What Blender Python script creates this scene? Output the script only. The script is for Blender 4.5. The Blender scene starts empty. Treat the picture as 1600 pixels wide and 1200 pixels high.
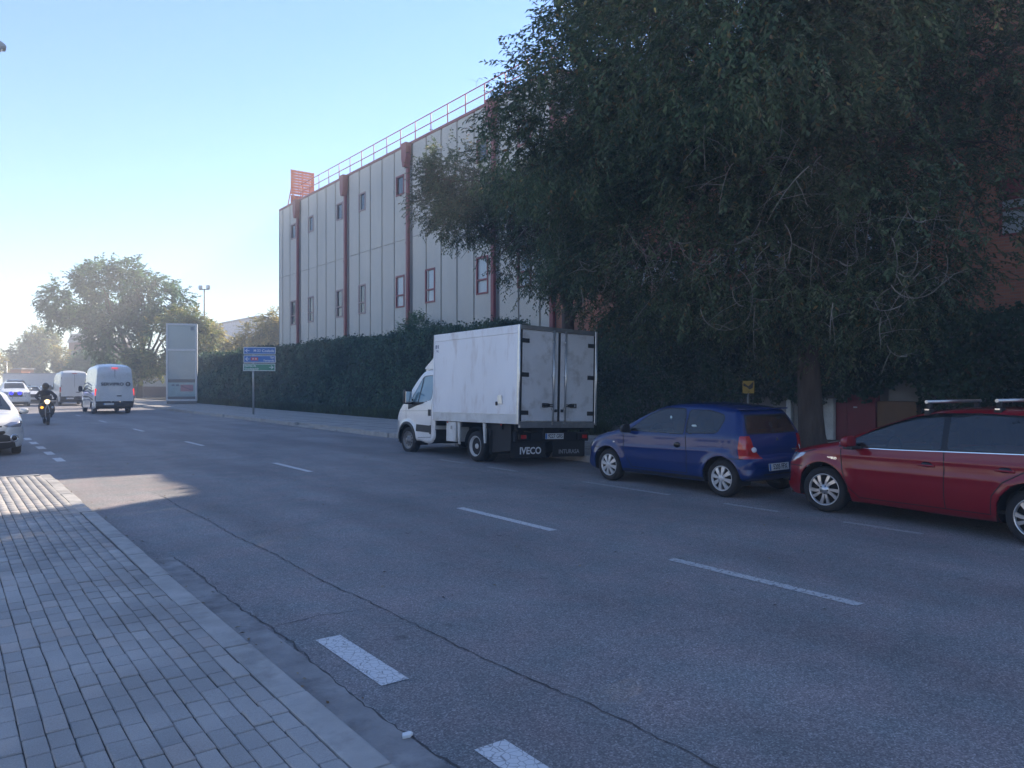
import bpy, bmesh, math, random
import numpy as np
from mathutils import Vector, Matrix
R = math.radians
random.seed(7)
rng = np.random.default_rng(11)
scene = bpy.context.scene
col = scene.collection

# ------------------------------------------------------------------ camera, sky, sun, exposure
CAM_H = 1.75
YAW = 36.56                       # degrees to the right of the road's direction (+Y)
cam = bpy.data.cameras.new('camera')
cam.sensor_width = 36.0
cam.lens = 36.0 * 1200.0 / 1600.0
cam.clip_start = 0.05
cam.clip_end = 3000
cam_o = bpy.data.objects.new('camera', cam)
col.objects.link(cam_o)
cam_o.location = (0, 0, CAM_H)
cam_o.rotation_euler = (R(90 - 0.10), 0, R(-YAW))
scene.camera = cam_o

SUN_AZ, SUN_EL = 66.0, 33.83      # azimuth from +Y towards +X
world = bpy.data.worlds.new('World')
scene.world = world
world.use_nodes = True
wn = world.node_tree
wn.nodes.clear()
sky = wn.nodes.new('ShaderNodeTexSky')
sky.sky_type = 'NISHITA'
sky.sun_disc = False
sky.sun_elevation = R(SUN_EL)
sky.sun_rotation = R(SUN_AZ)
sky.altitude = 600
sky.air_density = 1.0
sky.dust_density = 0.15
sky.ozone_density = 2.2
bg = wn.nodes.new('ShaderNodeBackground')
bg.inputs['Strength'].default_value = 0.12
wo = wn.nodes.new('ShaderNodeOutputWorld')
hs = wn.nodes.new('ShaderNodeHueSaturation'); hs.inputs['Saturation'].default_value = 1.14; hs.inputs['Hue'].default_value = 0.506
wn.links.new(sky.outputs[0], hs.inputs['Color']); wn.links.new(hs.outputs[0], bg.inputs[0])
wn.links.new(bg.outputs[0], wo.inputs[0])

sun = bpy.data.lights.new('sun', 'SUN')
sun.energy = 5.0
sun.angle = R(0.55)
sun.color = (1.0, 0.87, 0.70)
sun_o = bpy.data.objects.new('sun', sun)
col.objects.link(sun_o)
sdir = Vector((math.sin(R(SUN_AZ)) * math.cos(R(SUN_EL)), math.cos(R(SUN_AZ)) * math.cos(R(SUN_EL)), math.sin(R(SUN_EL))))
sun_o.rotation_euler = sdir.to_track_quat('Z', 'Y').to_euler()
sun_o.location = (30, 20, 40)

vs = scene.view_settings
scene.display_settings.display_device = 'sRGB'
vs.view_transform = 'Standard'
vs.look = 'None'
vs.exposure = 1.26
vs.gamma = 1.0
vs.use_curve_mapping = False
scene.cycles.max_bounces = 6
scene.cycles.transparent_max_bounces = 8
scene.cycles.volume_bounces = 0
scene.cycles.caustics_reflective = False
scene.cycles.caustics_refractive = False
scene.cycles.use_denoising = True

cy, sy = math.cos(R(YAW)), math.sin(R(YAW))
def P(px, py, Z):
    """a point of the street from its bearing and its distance ahead"""
    xc = (px - 800) / 1200 * Z
    h = CAM_H - (py - 598) / 1200 * Z
    return Vector((Z * sy + xc * cy, Z * cy - xc * sy, h))

# ------------------------------------------------------------------ materials
MATS = {}
def nodes_of(m):
    m.use_nodes = True
    nt = m.node_tree
    return nt, nt.nodes['Principled BSDF']
def mat(name, color, rough=0.6, metal=0.0, var=0.0, vscale=6.0, bump=0.0, bscale=40.0, spec=0.5, coat=0.0, emit=None, estr=0.0, stretch=(1, 1, 1), dirt=None, dirt_amt=0.0, dirt_scale=2.0):
    if name in MATS: return MATS[name]
    m = bpy.data.materials.new(name)
    nt, b = nodes_of(m)
    N = nt.nodes.new; Lk = nt.links.new
    b.inputs['Base Color'].default_value = (*color, 1)
    b.inputs['Roughness'].default_value = rough
    b.inputs['Metallic'].default_value = metal
    b.inputs['Specular IOR Level'].default_value = spec
    if coat:
        b.inputs['Coat Weight'].default_value = coat
        b.inputs['Coat Roughness'].default_value = 0.04
    if emit:
        b.inputs['Emission Color'].default_value = (*emit, 1)
        b.inputs['Emission Strength'].default_value = estr
    if var or bump or dirt:
        tc = N('ShaderNodeTexCoord'); mp = N('ShaderNodeMapping')
        mp.inputs['Scale'].default_value = stretch
        Lk(tc.outputs['Object'], mp.inputs[0])
    out = None
    if var:
        n = N('ShaderNodeTexNoise'); n.inputs['Scale'].default_value = vscale; n.inputs['Detail'].default_value = 6
        Lk(mp.outputs[0], n.inputs['Vector'])
        cr = N('ShaderNodeMapRange'); cr.inputs[1].default_value = 0.3; cr.inputs[2].default_value = 0.7
        cr.inputs[3].default_value = 1 - var; cr.inputs[4].default_value = 1 + var
        Lk(n.outputs[0], cr.inputs[0])
        mx = N('ShaderNodeMix'); mx.data_type = 'RGBA'; mx.blend_type = 'MULTIPLY'; mx.inputs[0].default_value = 1
        mx.inputs[6].default_value = (*color, 1)
        Lk(cr.outputs[0], mx.inputs[7]); out = mx.outputs[2]
        rr = N('ShaderNodeMapRange'); rr.inputs[3].default_value = max(0, rough - 0.08); rr.inputs[4].default_value = min(1, rough + 0.08)
        Lk(n.outputs[0], rr.inputs[0]); Lk(rr.outputs[0], b.inputs['Roughness'])
    if dirt:
        n2 = N('ShaderNodeTexNoise'); n2.inputs['Scale'].default_value = dirt_scale; n2.inputs['Detail'].default_value = 8; n2.inputs['Roughness'].default_value = 0.65
        mp2 = N('ShaderNodeMapping'); mp2.inputs['Scale'].default_value = stretch; mp2.inputs['Location'].default_value = (3.1, 1.7, 5.3)
        Lk(tc.outputs['Object'], mp2.inputs[0]); Lk(mp2.outputs[0], n2.inputs['Vector'])
        c2 = N('ShaderNodeMapRange'); c2.inputs[1].default_value = 0.5; c2.inputs[2].default_value = 0.72; c2.inputs[3].default_value = 0; c2.inputs[4].default_value = dirt_amt
        Lk(n2.outputs[0], c2.inputs[0])
        m2 = N('ShaderNodeMix'); m2.data_type = 'RGBA'
        Lk(c2.outputs[0], m2.inputs[0])
        if out: Lk(out, m2.inputs[6])
        else: m2.inputs[6].default_value = (*color, 1)
        m2.inputs[7].default_value = (*dirt, 1); out = m2.outputs[2]
    if out: Lk(out, b.inputs['Base Color'])
    if bump:
        n3 = N('ShaderNodeTexNoise'); n3.inputs['Scale'].default_value = bscale; n3.inputs['Detail'].default_value = 5
        Lk(mp.outputs[0], n3.inputs['Vector'])
        bp = N('ShaderNodeBump'); bp.inputs['Strength'].default_value = bump; bp.inputs['Distance'].default_value = 0.02
        Lk(n3.outputs[0], bp.inputs['Height']); Lk(bp.outputs[0], b.inputs['Normal'])
    MATS[name] = m
    return m

def leaf_mat(name, cols, trans=0.35, rough=0.5, clump=0.75):
    m = bpy.data.materials.new(name)
    nt, b = nodes_of(m); N = nt.nodes.new; Lk = nt.links.new
    g = N('ShaderNodeNewGeometry'); cr = N('ShaderNodeValToRGB')
    el = cr.color_ramp.elements
    el[0].position = cols[0][0]; el[0].color = (*cols[0][1], 1)
    el[1].position = cols[-1][0]; el[1].color = (*cols[-1][1], 1)
    for p, c in cols[1:-1]:
        e = el.new(p); e.color = (*c, 1)
    Lk(g.outputs['Random Per Island'], cr.inputs[0])
    ns = N('ShaderNodeTexNoise'); ns.inputs['Scale'].default_value = clump; ns.inputs['Detail'].default_value = 3; Lk(g.outputs['Position'], ns.inputs['Vector'])
    mr = N('ShaderNodeMapRange'); mr.inputs[1].default_value = 0.36; mr.inputs[2].default_value = 0.64; mr.inputs[3].default_value = 0.6; mr.inputs[4].default_value = 1.5; Lk(ns.outputs[0], mr.inputs[0])
    cm = N('ShaderNodeMix'); cm.data_type = 'RGBA'; cm.blend_type = 'MULTIPLY'; cm.inputs[0].default_value = 1; Lk(cr.outputs[0], cm.inputs[6]); Lk(mr.outputs[0], cm.inputs[7]); cr = cm
    Lk(cr.outputs[2], b.inputs['Base Color'])
    b.inputs['Roughness'].default_value = rough
    b.inputs['Specular IOR Level'].default_value = 0.22
    t = N('ShaderNodeBsdfTranslucent'); 
    hs = N('ShaderNodeHueSaturation'); hs.inputs['Value'].default_value = 1.6; hs.inputs['Hue'].default_value = 0.48
    Lk(cr.outputs[2], hs.inputs['Color']); Lk(hs.outputs[0], t.inputs[0])
    mx = N('ShaderNodeMixShader'); mx.inputs[0].default_value = trans
    o = nt.nodes['Material Output']
    Lk(b.outputs[0], mx.inputs[1]); Lk(t.outputs[0], mx.inputs[2]); Lk(mx.outputs[0], o.inputs[0])
    MATS[name] = m
    return m

def asphalt_mat():
    m = bpy.data.materials.new('asphalt'); nt, b = nodes_of(m); N = nt.nodes.new; Lk = nt.links.new
    tc = N('ShaderNodeTexCoord')
    fine = N('ShaderNodeTexVoronoi'); fine.inputs['Scale'].default_value = 120; Lk(tc.outputs['Object'], fine.inputs['Vector'])
    f2 = N('ShaderNodeTexNoise'); f2.inputs['Scale'].default_value = 60; f2.inputs['Detail'].default_value = 6; f2.inputs['Roughness'].default_value = 0.8; Lk(tc.outputs['Object'], f2.inputs['Vector'])
    mp = N('ShaderNodeMapping'); mp.inputs['Scale'].default_value = (1.0, 0.16, 1); Lk(tc.outputs['Object'], mp.inputs[0])
    big = N('ShaderNodeTexNoise'); big.inputs['Scale'].default_value = 0.9; big.inputs['Detail'].default_value = 5; Lk(mp.outputs[0], big.inputs['Vector'])
    patch = N('ShaderNodeTexNoise'); patch.inputs['Scale'].default_value = 2.3; patch.inputs['Detail'].default_value = 7; Lk(tc.outputs['Object'], patch.inputs['Vector'])
    sp = N('ShaderNodeValToRGB'); e = sp.color_ramp.elements
    e[0].position = 0.0; e[0].color = (0.10, 0.10, 0.103, 1); e[1].position = 1.0; e[1].color = (0.66, 0.645, 0.63, 1)
    q = e.new(0.45); q.color = (0.195, 0.192, 0.195, 1); q = e.new(0.74); q.color = (0.30, 0.292, 0.287, 1)
    sep = N('ShaderNodeSeparateColor'); Lk(fine.outputs['Color'], sep.inputs[0])
    mixv = N('ShaderNodeMath'); mixv.operation = 'MULTIPLY_ADD'; mixv.inputs[1].default_value = 0.62; Lk(sep.outputs[0], mixv.inputs[0])
    half = N('ShaderNodeMath'); half.operation = 'MULTIPLY'; half.inputs[1].default_value = 0.42; Lk(f2.outputs[0], half.inputs[0]); Lk(half.outputs[0], mixv.inputs[2])
    Lk(mixv.outputs[0], sp.inputs[0])
    r1 = N('ShaderNodeMapRange'); r1.inputs[1].default_value = 0.3; r1.inputs[2].default_value = 0.7; r1.inputs[3].default_value = 0.78; r1.inputs[4].default_value = 1.2; Lk(big.outputs[0], r1.inputs[0])
    m1 = N('ShaderNodeMix'); m1.data_type = 'RGBA'; m1.blend_type = 'MULTIPLY'; m1.inputs[0].default_value = 1; Lk(sp.outputs[0], m1.inputs[6]); Lk(r1.outputs[0], m1.inputs[7])
    pr = N('ShaderNodeValToRGB'); e = pr.color_ramp.elements
    e[0].position = 0.35; e[0].color = (0.9, 0.93, 0.93, 1); e[1].position = 0.68; e[1].color = (1.12, 0.98, 0.97, 1); Lk(patch.outputs[0], pr.inputs[0])
    m2 = N('ShaderNodeMix'); m2.data_type = 'RGBA'; m2.blend_type = 'MULTIPLY'; m2.inputs[0].default_value = 1; Lk(m1.outputs[2], m2.inputs[6]); Lk(pr.outputs[0], m2.inputs[7])
    blot = N('ShaderNodeTexNoise'); blot.inputs['Scale'].default_value = 0.55; blot.inputs['Detail'].default_value = 8; blot.inputs['Roughness'].default_value = 0.6; Lk(tc.outputs['Object'], blot.inputs['Vector'])
    rb = N('ShaderNodeMapRange'); rb.inputs[1].default_value = 0.36; rb.inputs[2].default_value = 0.62; rb.inputs[3].default_value = 0.87; rb.inputs[4].default_value = 1.07; Lk(blot.outputs[0], rb.inputs[0])
    spots_ = N('ShaderNodeTexNoise'); spots_.inputs['Scale'].default_value = 5.0; spots_.inputs['Detail'].default_value = 4; Lk(tc.outputs['Object'], spots_.inputs['Vector'])
    rs_ = N('ShaderNodeMapRange'); rs_.inputs[1].default_value = 0.26; rs_.inputs[2].default_value = 0.33; rs_.inputs[3].default_value = 0.62; rs_.inputs[4].default_value = 1.0; Lk(spots_.outputs[0], rs_.inputs[0])
    mm_ = N('ShaderNodeMath'); mm_.operation = 'MULTIPLY'; Lk(rb.outputs[0], mm_.inputs[0]); Lk(rs_.outputs[0], mm_.inputs[1])
    m3 = N('ShaderNodeMix'); m3.data_type = 'RGBA'; m3.blend_type = 'MULTIPLY'; m3.inputs[0].default_value = 1; Lk(m2.outputs[2], m3.inputs[6]); Lk(mm_.outputs[0], m3.inputs[7])
    Lk(m3.outputs[2], b.inputs['Base Color'])
    b.inputs['Roughness'].default_value = 0.78; b.inputs['Specular IOR Level'].default_value = 0.4
    bp = N('ShaderNodeBump'); bp.inputs['Strength'].default_value = 0.55; bp.inputs['Distance'].default_value = 0.006
    Lk(mixv.outputs[0], bp.inputs['Height']); Lk(bp.outputs[0], b.inputs['Normal'])
    MATS['asphalt'] = m
    return m

def road_paint_mat(name, keep, colr=(0.66, 0.65, 0.645)):
    """worn thermoplastic paint: a crackle of bare asphalt shows through"""
    m = bpy.data.materials.new(name); nt, b = nodes_of(m); N = nt.nodes.new; Lk = nt.links.new
    tc = N('ShaderNodeTexCoord')
    v = N('ShaderNodeTexVoronoi'); v.feature = 'DISTANCE_TO_EDGE'; v.inputs['Scale'].default_value = 22; Lk(tc.outputs['Object'], v.inputs['Vector'])
    n = N('ShaderNodeTexNoise'); n.inputs['Scale'].default_value = 26; n.inputs['Detail'].default_value = 7; Lk(tc.outputs['Object'], n.inputs['Vector'])
    a = N('ShaderNodeMapRange'); a.inputs[1].default_value = 0.0; a.inputs[2].default_value = 0.05; Lk(v.outputs['Distance'], a.inputs[0])
    c = N('ShaderNodeMapRange'); c.inputs[1].default_value = 0.62 - keep * 0.35; c.inputs[2].default_value = 0.72 - keep * 0.35; Lk(n.outputs[0], c.inputs[0])
    mu = N('ShaderNodeMath'); mu.operation = 'MULTIPLY'; Lk(a.outputs[0], mu.inputs[0]); Lk(c.outputs[0], mu.inputs[1])
    mx = N('ShaderNodeMix'); mx.data_type = 'RGBA'; Lk(mu.outputs[0], mx.inputs[0]); mx.inputs[6].default_value = (0.2, 0.195, 0.195, 1); mx.inputs[7].default_value = (*colr, 1)
    Lk(mx.outputs[2], b.inputs['Base Color']); b.inputs['Roughness'].default_value = 0.7
    MATS[name] = m
    return m

def paver_mat():
    m = bpy.data.materials.new('paver'); nt, b = nodes_of(m); N = nt.nodes.new; Lk = nt.links.new
    g = N('ShaderNodeNewGeometry'); oi = N('ShaderNodeObjectInfo'); tc = N('ShaderNodeTexCoord')
    ad = N('ShaderNodeMath'); ad.operation = 'ADD'; Lk(g.outputs['Random Per Island'], ad.inputs[0]); Lk(oi.outputs['Random'], ad.inputs[1])
    fr = N('ShaderNodeMath'); fr.operation = 'FRACT'; Lk(ad.outputs[0], fr.inputs[0])
    cr = N('ShaderNodeValToRGB'); e = cr.color_ramp.elements
    e[0].color = (0.31, 0.30, 0.288, 1); e[1].color = (0.42, 0.405, 0.385, 1)
    q = e.new(0.8); q.color = (0.37, 0.353, 0.335, 1); q = e.new(0.9); q.color = (0.40, 0.355, 0.325, 1)
    Lk(fr.outputs[0], cr.inputs[0])
    n = N('ShaderNodeTexNoise'); n.inputs['Scale'].default_value = 1.1; n.inputs['Detail'].default_value = 6; Lk(g.outputs['Position'], n.inputs['Vector'])
    n2 = N('ShaderNodeTexNoise'); n2.inputs['Scale'].default_value = 160; n2.inputs['Detail'].default_value = 3; Lk(g.outputs['Position'], n2.inputs['Vector'])
    r = N('ShaderNodeMapRange'); r.inputs[1].default_value = 0.32; r.inputs[2].default_value = 0.7; r.inputs[3].default_value = 0.72; r.inputs[4].default_value = 1.16; Lk(n.outputs[0], r.inputs[0])
    r2 = N('ShaderNodeMapRange'); r2.inputs[1].default_value = 0.3; r2.inputs[2].default_value = 0.7; r2.inputs[3].default_value = 0.85; r2.inputs[4].default_value = 1.15; Lk(n2.outputs[0], r2.inputs[0])
    mm = N('ShaderNodeMath'); mm.operation = 'MULTIPLY'; Lk(r.outputs[0], mm.inputs[0]); Lk(r2.outputs[0], mm.inputs[1])
    mx = N('ShaderNodeMix'); mx.data_type = 'RGBA'; mx.blend_type = 'MULTIPLY'; mx.inputs[0].default_value = 1
    Lk(cr.outputs[0], mx.inputs[6]); Lk(mm.outputs[0], mx.inputs[7]); Lk(mx.outputs[2], b.inputs['Base Color'])
    b.inputs['Roughness'].default_value = 0.75
    bp = N('ShaderNodeBump'); bp.inputs['Strength'].default_value = 0.25; bp.inputs['Distance'].default_value = 0.004; Lk(n2.outputs[0], bp.inputs['Height']); Lk(bp.outputs[0], b.inputs['Normal'])
    MATS['paver'] = m
    return m

def brick_mat(name='brick', c1=(0.44, 0.17, 0.09), c2=(0.36, 0.13, 0.075), axis='YZ', s=1.0):
    m = bpy.data.materials.new(name); nt, b = nodes_of(m); N = nt.nodes.new; Lk = nt.links.new
    g = N('ShaderNodeNewGeometry'); sx = N('ShaderNodeSeparateXYZ'); Lk(g.outputs['Position'], sx.inputs[0])
    cb = N('ShaderNodeCombineXYZ'); 
    ad = N('ShaderNodeMath'); ad.operation = 'ADD'; Lk(sx.outputs[0], ad.inputs[0]); Lk(sx.outputs[1], ad.inputs[1])
    Lk(ad.outputs[0], cb.inputs[0]); Lk(sx.outputs[2], cb.inputs[1])
    br = N('ShaderNodeTexBrick'); br.inputs['Scale'].default_value = 1.0
    br.inputs['Brick Width'].default_value = 0.25 * s; br.inputs['Row Height'].default_value = 0.075 * s; br.inputs['Mortar Size'].default_value = 0.007 * s
    br.inputs['Color1'].default_value = (*c1, 1); br.inputs['Color2'].default_value = (*c2, 1); br.inputs['Mortar'].default_value = (0.27, 0.2, 0.165, 1)
    Lk(cb.outputs[0], br.inputs['Vector'])
    n = N('ShaderNodeTexNoise'); n.inputs['Scale'].default_value = 0.7; n.inputs['Detail'].default_value = 6; Lk(g.outputs['Position'], n.inputs['Vector'])
    r = N('ShaderNodeMapRange'); r.inputs[1].default_value = 0.3; r.inputs[2].default_value = 0.7; r.inputs[3].default_value = 0.75; r.inputs[4].default_value = 1.2; Lk(n.outputs[0], r.inputs[0])
    mx = N('ShaderNodeMix'); mx.data_type = 'RGBA'; mx.blend_type = 'MULTIPLY'; mx.inputs[0].default_value = 1; Lk(br.outputs['Color'], mx.inputs[6]); Lk(r.outputs[0], mx.inputs[7])
    Lk(mx.outputs[2], b.inputs['Base Color']); b.inputs['Roughness'].default_value = 0.85
    bp = N('ShaderNodeBump'); bp.inputs['Strength'].default_value = 0.6; bp.inputs['Distance'].default_value = 0.01; bp.invert = True
    Lk(br.outputs['Fac'], bp.inputs['Height']); Lk(bp.outputs[0], b.inputs['Normal'])
    MATS[name] = m
    return m

def glass_mat():
    m = mat('car_glass', (0.006, 0.008, 0.009), 0.03, spec=0.9); nt = m.node_tree; b = nt.nodes['Principled BSDF']; b.inputs['IOR'].default_value = 1.75
    t = nt.nodes.new('ShaderNodeBsdfTransparent'); t.inputs[0].default_value = (0.42, 0.50, 0.50, 1)
    mx = nt.nodes.new('ShaderNodeMixShader'); mx.inputs[0].default_value = 0.36
    nt.links.new(b.outputs[0], mx.inputs[1]); nt.links.new(t.outputs[0], mx.inputs[2]); nt.links.new(mx.outputs[0], nt.nodes['Material Output'].inputs[0])
glass_mat()
asphalt_mat(); paver_mat(); brick_mat()
road_paint_mat('road_paint', 1.0); road_paint_mat('road_paint_worn', 0.75, (0.55, 0.545, 0.54)); road_paint_mat('road_paint_faint', 0.7, (0.42, 0.415, 0.41))
mat('bounce_wall', (0.42, 0.43, 0.44), 0.8, var=0.06, vscale=0.6)
mat('soil', (0.09, 0.075, 0.055), 0.95, var=0.3, vscale=3, bump=0.6, bscale=30)
mat('earth', (0.25, 0.225, 0.19), 0.95, var=0.25, vscale=0.4)
mat('concrete_kerb', (0.38, 0.365, 0.345), 0.8, var=0.16, vscale=5, bump=0.2, bscale=90, dirt=(0.09, 0.085, 0.08), dirt_amt=0.5, dirt_scale=3)
mat('gutter_concrete', (0.29, 0.275, 0.265), 0.85, var=0.25, vscale=4, bump=0.35, bscale=60, dirt=(0.07, 0.06, 0.06), dirt_amt=0.7, dirt_scale=2.5)
mat('far_paving', (0.36, 0.34, 0.315), 0.85, var=0.15, vscale=1.5, bump=0.15, bscale=30)
mat('joint', (0.055, 0.05, 0.046), 0.95, var=0.2)
mat('crack', (0.075, 0.07, 0.07), 0.95)
mat('grey_panel', (0.585, 0.54, 0.475), 0.7, var=0.06, vscale=0.8, bump=0.12, bscale=60, stretch=(1, 1, 0.25), dirt=(0.46, 0.44, 0.40), dirt_amt=0.5, dirt_scale=0.9)
mat('panel_joint', (0.30, 0.295, 0.285), 0.8)
mat('red_metal', (0.25, 0.055, 0.055), 0.5, var=0.12, vscale=3)
mat('red_light', (0.50, 0.075, 0.045), 0.55, var=0.1, vscale=3)
mat('orange_slat', (0.75, 0.16, 0.04), 0.5)
mat('window_glass', (0.02, 0.028, 0.034), 0.04, spec=1.0)
mat('window_frame', (0.36, 0.25, 0.24), 0.6)
mat('blind', (0.55, 0.55, 0.53), 0.7)
mat('steel_wheel', (0.22, 0.22, 0.22), 0.5, 0.5, var=0.2, vscale=6)
mat('black_rubber', (0.012, 0.012, 0.013), 0.75)
mat('tyre', (0.016, 0.016, 0.017), 0.85, var=0.2, vscale=12)
mat('black_plastic', (0.016, 0.016, 0.017), 0.55, bump=0.1, bscale=200)
mat('black_gloss', (0.01, 0.01, 0.011), 0.18)
mat('dark_under', (0.012, 0.012, 0.013), 0.9)
mat('alloy', (0.62, 0.62, 0.63), 0.28, 0.85)
mat('hubcap', (0.58, 0.58, 0.58), 0.32, 0.35)
mat('chrome', (0.8, 0.8, 0.8), 0.12, 1.0)
mat('aluminium', (0.62, 0.62, 0.61), 0.35, 0.9, var=0.1, vscale=8)
mat('steel', (0.35, 0.35, 0.35), 0.45, 0.8, var=0.15, vscale=8)
mat('blue_paint', (0.0004, 0.022, 0.125), 0.35, 0.0, spec=0.2, coat=0.9, var=0.05, vscale=2)
mat('red_paint', (0.22, 0.0025, 0.012), 0.35, 0.0, spec=0.2, coat=0.9, var=0.05, vscale=2)
mat('white_paint', (0.74, 0.74, 0.73), 0.3, coat=0.8, var=0.03, vscale=2, dirt=(0.5, 0.48, 0.45), dirt_amt=0.3)
mat('grey_van_paint', (0.55, 0.57, 0.58), 0.35, coat=0.5)
mat('dark_paint', (0.02, 0.02, 0.024), 0.25, coat=0.8)
mat('truck_box', (0.80, 0.80, 0.81), 0.42, var=0.05, vscale=1.2, stretch=(1, 1, 0.35), dirt=(0.48, 0.40, 0.36), dirt_amt=0.75, dirt_scale=2.6)
mat('truck_door', (0.62, 0.61, 0.62), 0.45, var=0.08, vscale=1.6, dirt=(0.24, 0.20, 0.16), dirt_amt=0.65, dirt_scale=3.2)
mat('truck_trim', (0.60, 0.60, 0.58), 0.5, var=0.1, vscale=4, dirt=(0.35, 0.3, 0.25), dirt_amt=0.6)
mat('tail_red', (0.45, 0.01, 0.012), 0.12, coat=1.0)
mat('tail_red_lit', (0.5, 0.02, 0.02), 0.2, emit=(1, 0.06, 0.06), estr=0.6)
mat('tail_clear', (0.6, 0.58, 0.58), 0.12, coat=1.0)
mat('lamp_glass', (0.34, 0.35, 0.40), 0.1, coat=1.0, metal=0.5)
mat('headlamp_lit', (1, 0.9, 0.7), 0.2, emit=(1.0, 0.72, 0.36), estr=1.1)
mat('amber_lit', (1, 0.4, 0.05), 0.2, emit=(1.0, 0.36, 0.03), estr=1.2)
mat('blue_lit', (0.05, 0.05, 1), 0.2, emit=(0.01, 0.015, 1.0), estr=0.9)
mat('plate', (0.68, 0.68, 0.66), 0.4)
mat('black_ink', (0.015, 0.015, 0.018), 0.6)
mat('white_ink', (0.75, 0.75, 0.75), 0.5)
mat('grey_ink', (0.33, 0.33, 0.33), 0.6)
mat('blue_ink', (0.02, 0.06, 0.16), 0.5)
mat('sign_blue', (0.008, 0.15, 0.46), 0.35)
mat('sign_green', (0.01, 0.23, 0.14), 0.35)
mat('sign_red', (0.6, 0.03, 0.03), 0.4)
mat('sign_yellow', (0.36, 0.23, 0.03), 0.5, var=0.2, vscale=12)
mat('totem_frame', (0.55, 0.57, 0.59), 0.45, 0.3)
mat('totem_panel', (0.30, 0.36, 0.38), 0.12, coat=0.6, var=0.06, vscale=1.5)
mat('totem_poster', (0.28, 0.40, 0.43), 0.15, coat=0.6, var=0.08, vscale=2)
mat('poster_ink', (0.10, 0.13, 0.19), 0.4)
mat('poster_pink', (0.42, 0.22, 0.24), 0.4)
mat('pole_paint', (0.14, 0.14, 0.14), 0.5, 0.3)
mat('galvanised', (0.42, 0.43, 0.43), 0.45, 0.7, var=0.1)
mat('bark', (0.085, 0.062, 0.05), 0.95, var=0.4, vscale=7, bump=1.0, bscale=22, stretch=(1, 1, 0.22))
mat('twig', (0.28, 0.245, 0.21), 0.85, var=0.2)
mat('twig_dark', (0.07, 0.055, 0.042), 0.9)
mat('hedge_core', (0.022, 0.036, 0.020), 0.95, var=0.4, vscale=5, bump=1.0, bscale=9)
mat('render_pale', (0.25, 0.235, 0.215), 0.85, var=0.15, vscale=2, bump=0.15)
mat('render_tan', (0.22, 0.125, 0.07), 0.85, var=0.15, vscale=2, bump=0.15)
mat('white_post', (0.62, 0.62, 0.60), 0.6, var=0.1)
mat('door_red', (0.20, 0.022, 0.03), 0.5, var=0.1)
mat('far_white', (0.62, 0.60, 0.60), 0.7)
mat('far_wall', (0.47, 0.44, 0.40), 0.8, var=0.08, vscale=0.5)
mat('far_roof', (0.4, 0.38, 0.38), 0.8)
mat('roof_dark', (0.25, 0.24, 0.23), 0.9)
mat('cloth_black', (0.016, 0.016, 0.02), 0.8, bump=0.3, bscale=60)
mat('cloth_jeans', (0.03, 0.035, 0.05), 0.85)
mat('paper', (0.8, 0.8, 0.78), 0.7)
mat('sticker', (0.6, 0.72, 0.72), 0.5)
mat('blind_glass', (0.42, 0.45, 0.47), 0.06, spec=0.8)
mat('wall_brown', (0.16, 0.10, 0.08), 0.9)
mat('far_orange', (0.42, 0.14, 0.06), 0.8)
mat('far_brick', (0.33, 0.17, 0.13), 0.85)
leaf_mat('leaf_elm', [(0.0, (0.040, 0.070, 0.036)), (0.45, (0.072, 0.110, 0.054)), (0.80, (0.11, 0.145, 0.072)), (0.93, (0.15, 0.16, 0.085)), (0.97, (0.16, 0.10, 0.05)), (1.0, (0.2, 0.15, 0.05))])
leaf_mat('leaf_far', [(0.0, (0.028, 0.075, 0.034)), (0.5, (0.05, 0.12, 0.05)), (1.0, (0.10, 0.17, 0.06))])
leaf_mat('leaf_yellow', [(0.0, (0.12, 0.15, 0.05)), (0.5, (0.25, 0.24, 0.07)), (1.0, (0.38, 0.31, 0.09))], trans=0.45)
leaf_mat('leaf_autumn', [(0.0, (0.07, 0.12, 0.04)), (0.6, (0.17, 0.20, 0.06)), (1.0, (0.30, 0.25, 0.08))], trans=0.4)
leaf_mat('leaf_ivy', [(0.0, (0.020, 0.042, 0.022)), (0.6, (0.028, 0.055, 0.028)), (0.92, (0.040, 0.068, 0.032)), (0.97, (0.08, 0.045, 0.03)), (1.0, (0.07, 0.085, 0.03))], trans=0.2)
leaf_mat('leaf_hedge', [(0.0, (0.035, 0.070, 0.045)), (0.6, (0.058, 0.105, 0.062)), (0.94, (0.085, 0.13, 0.07)), (1.0, (0.13, 0.12, 0.06))], trans=0.25, clump=1.1)
leaf_mat('leaf_dry', [(0.0, (0.10, 0.06, 0.03)), (0.5, (0.17, 0.11, 0.05)), (1.0, (0.24, 0.19, 0.08))], trans=0.1)
leaf_mat('leaf_grass', [(0.0, (0.03, 0.05, 0.018)), (1.0, (0.08, 0.10, 0.035))], trans=0.3)

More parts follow.
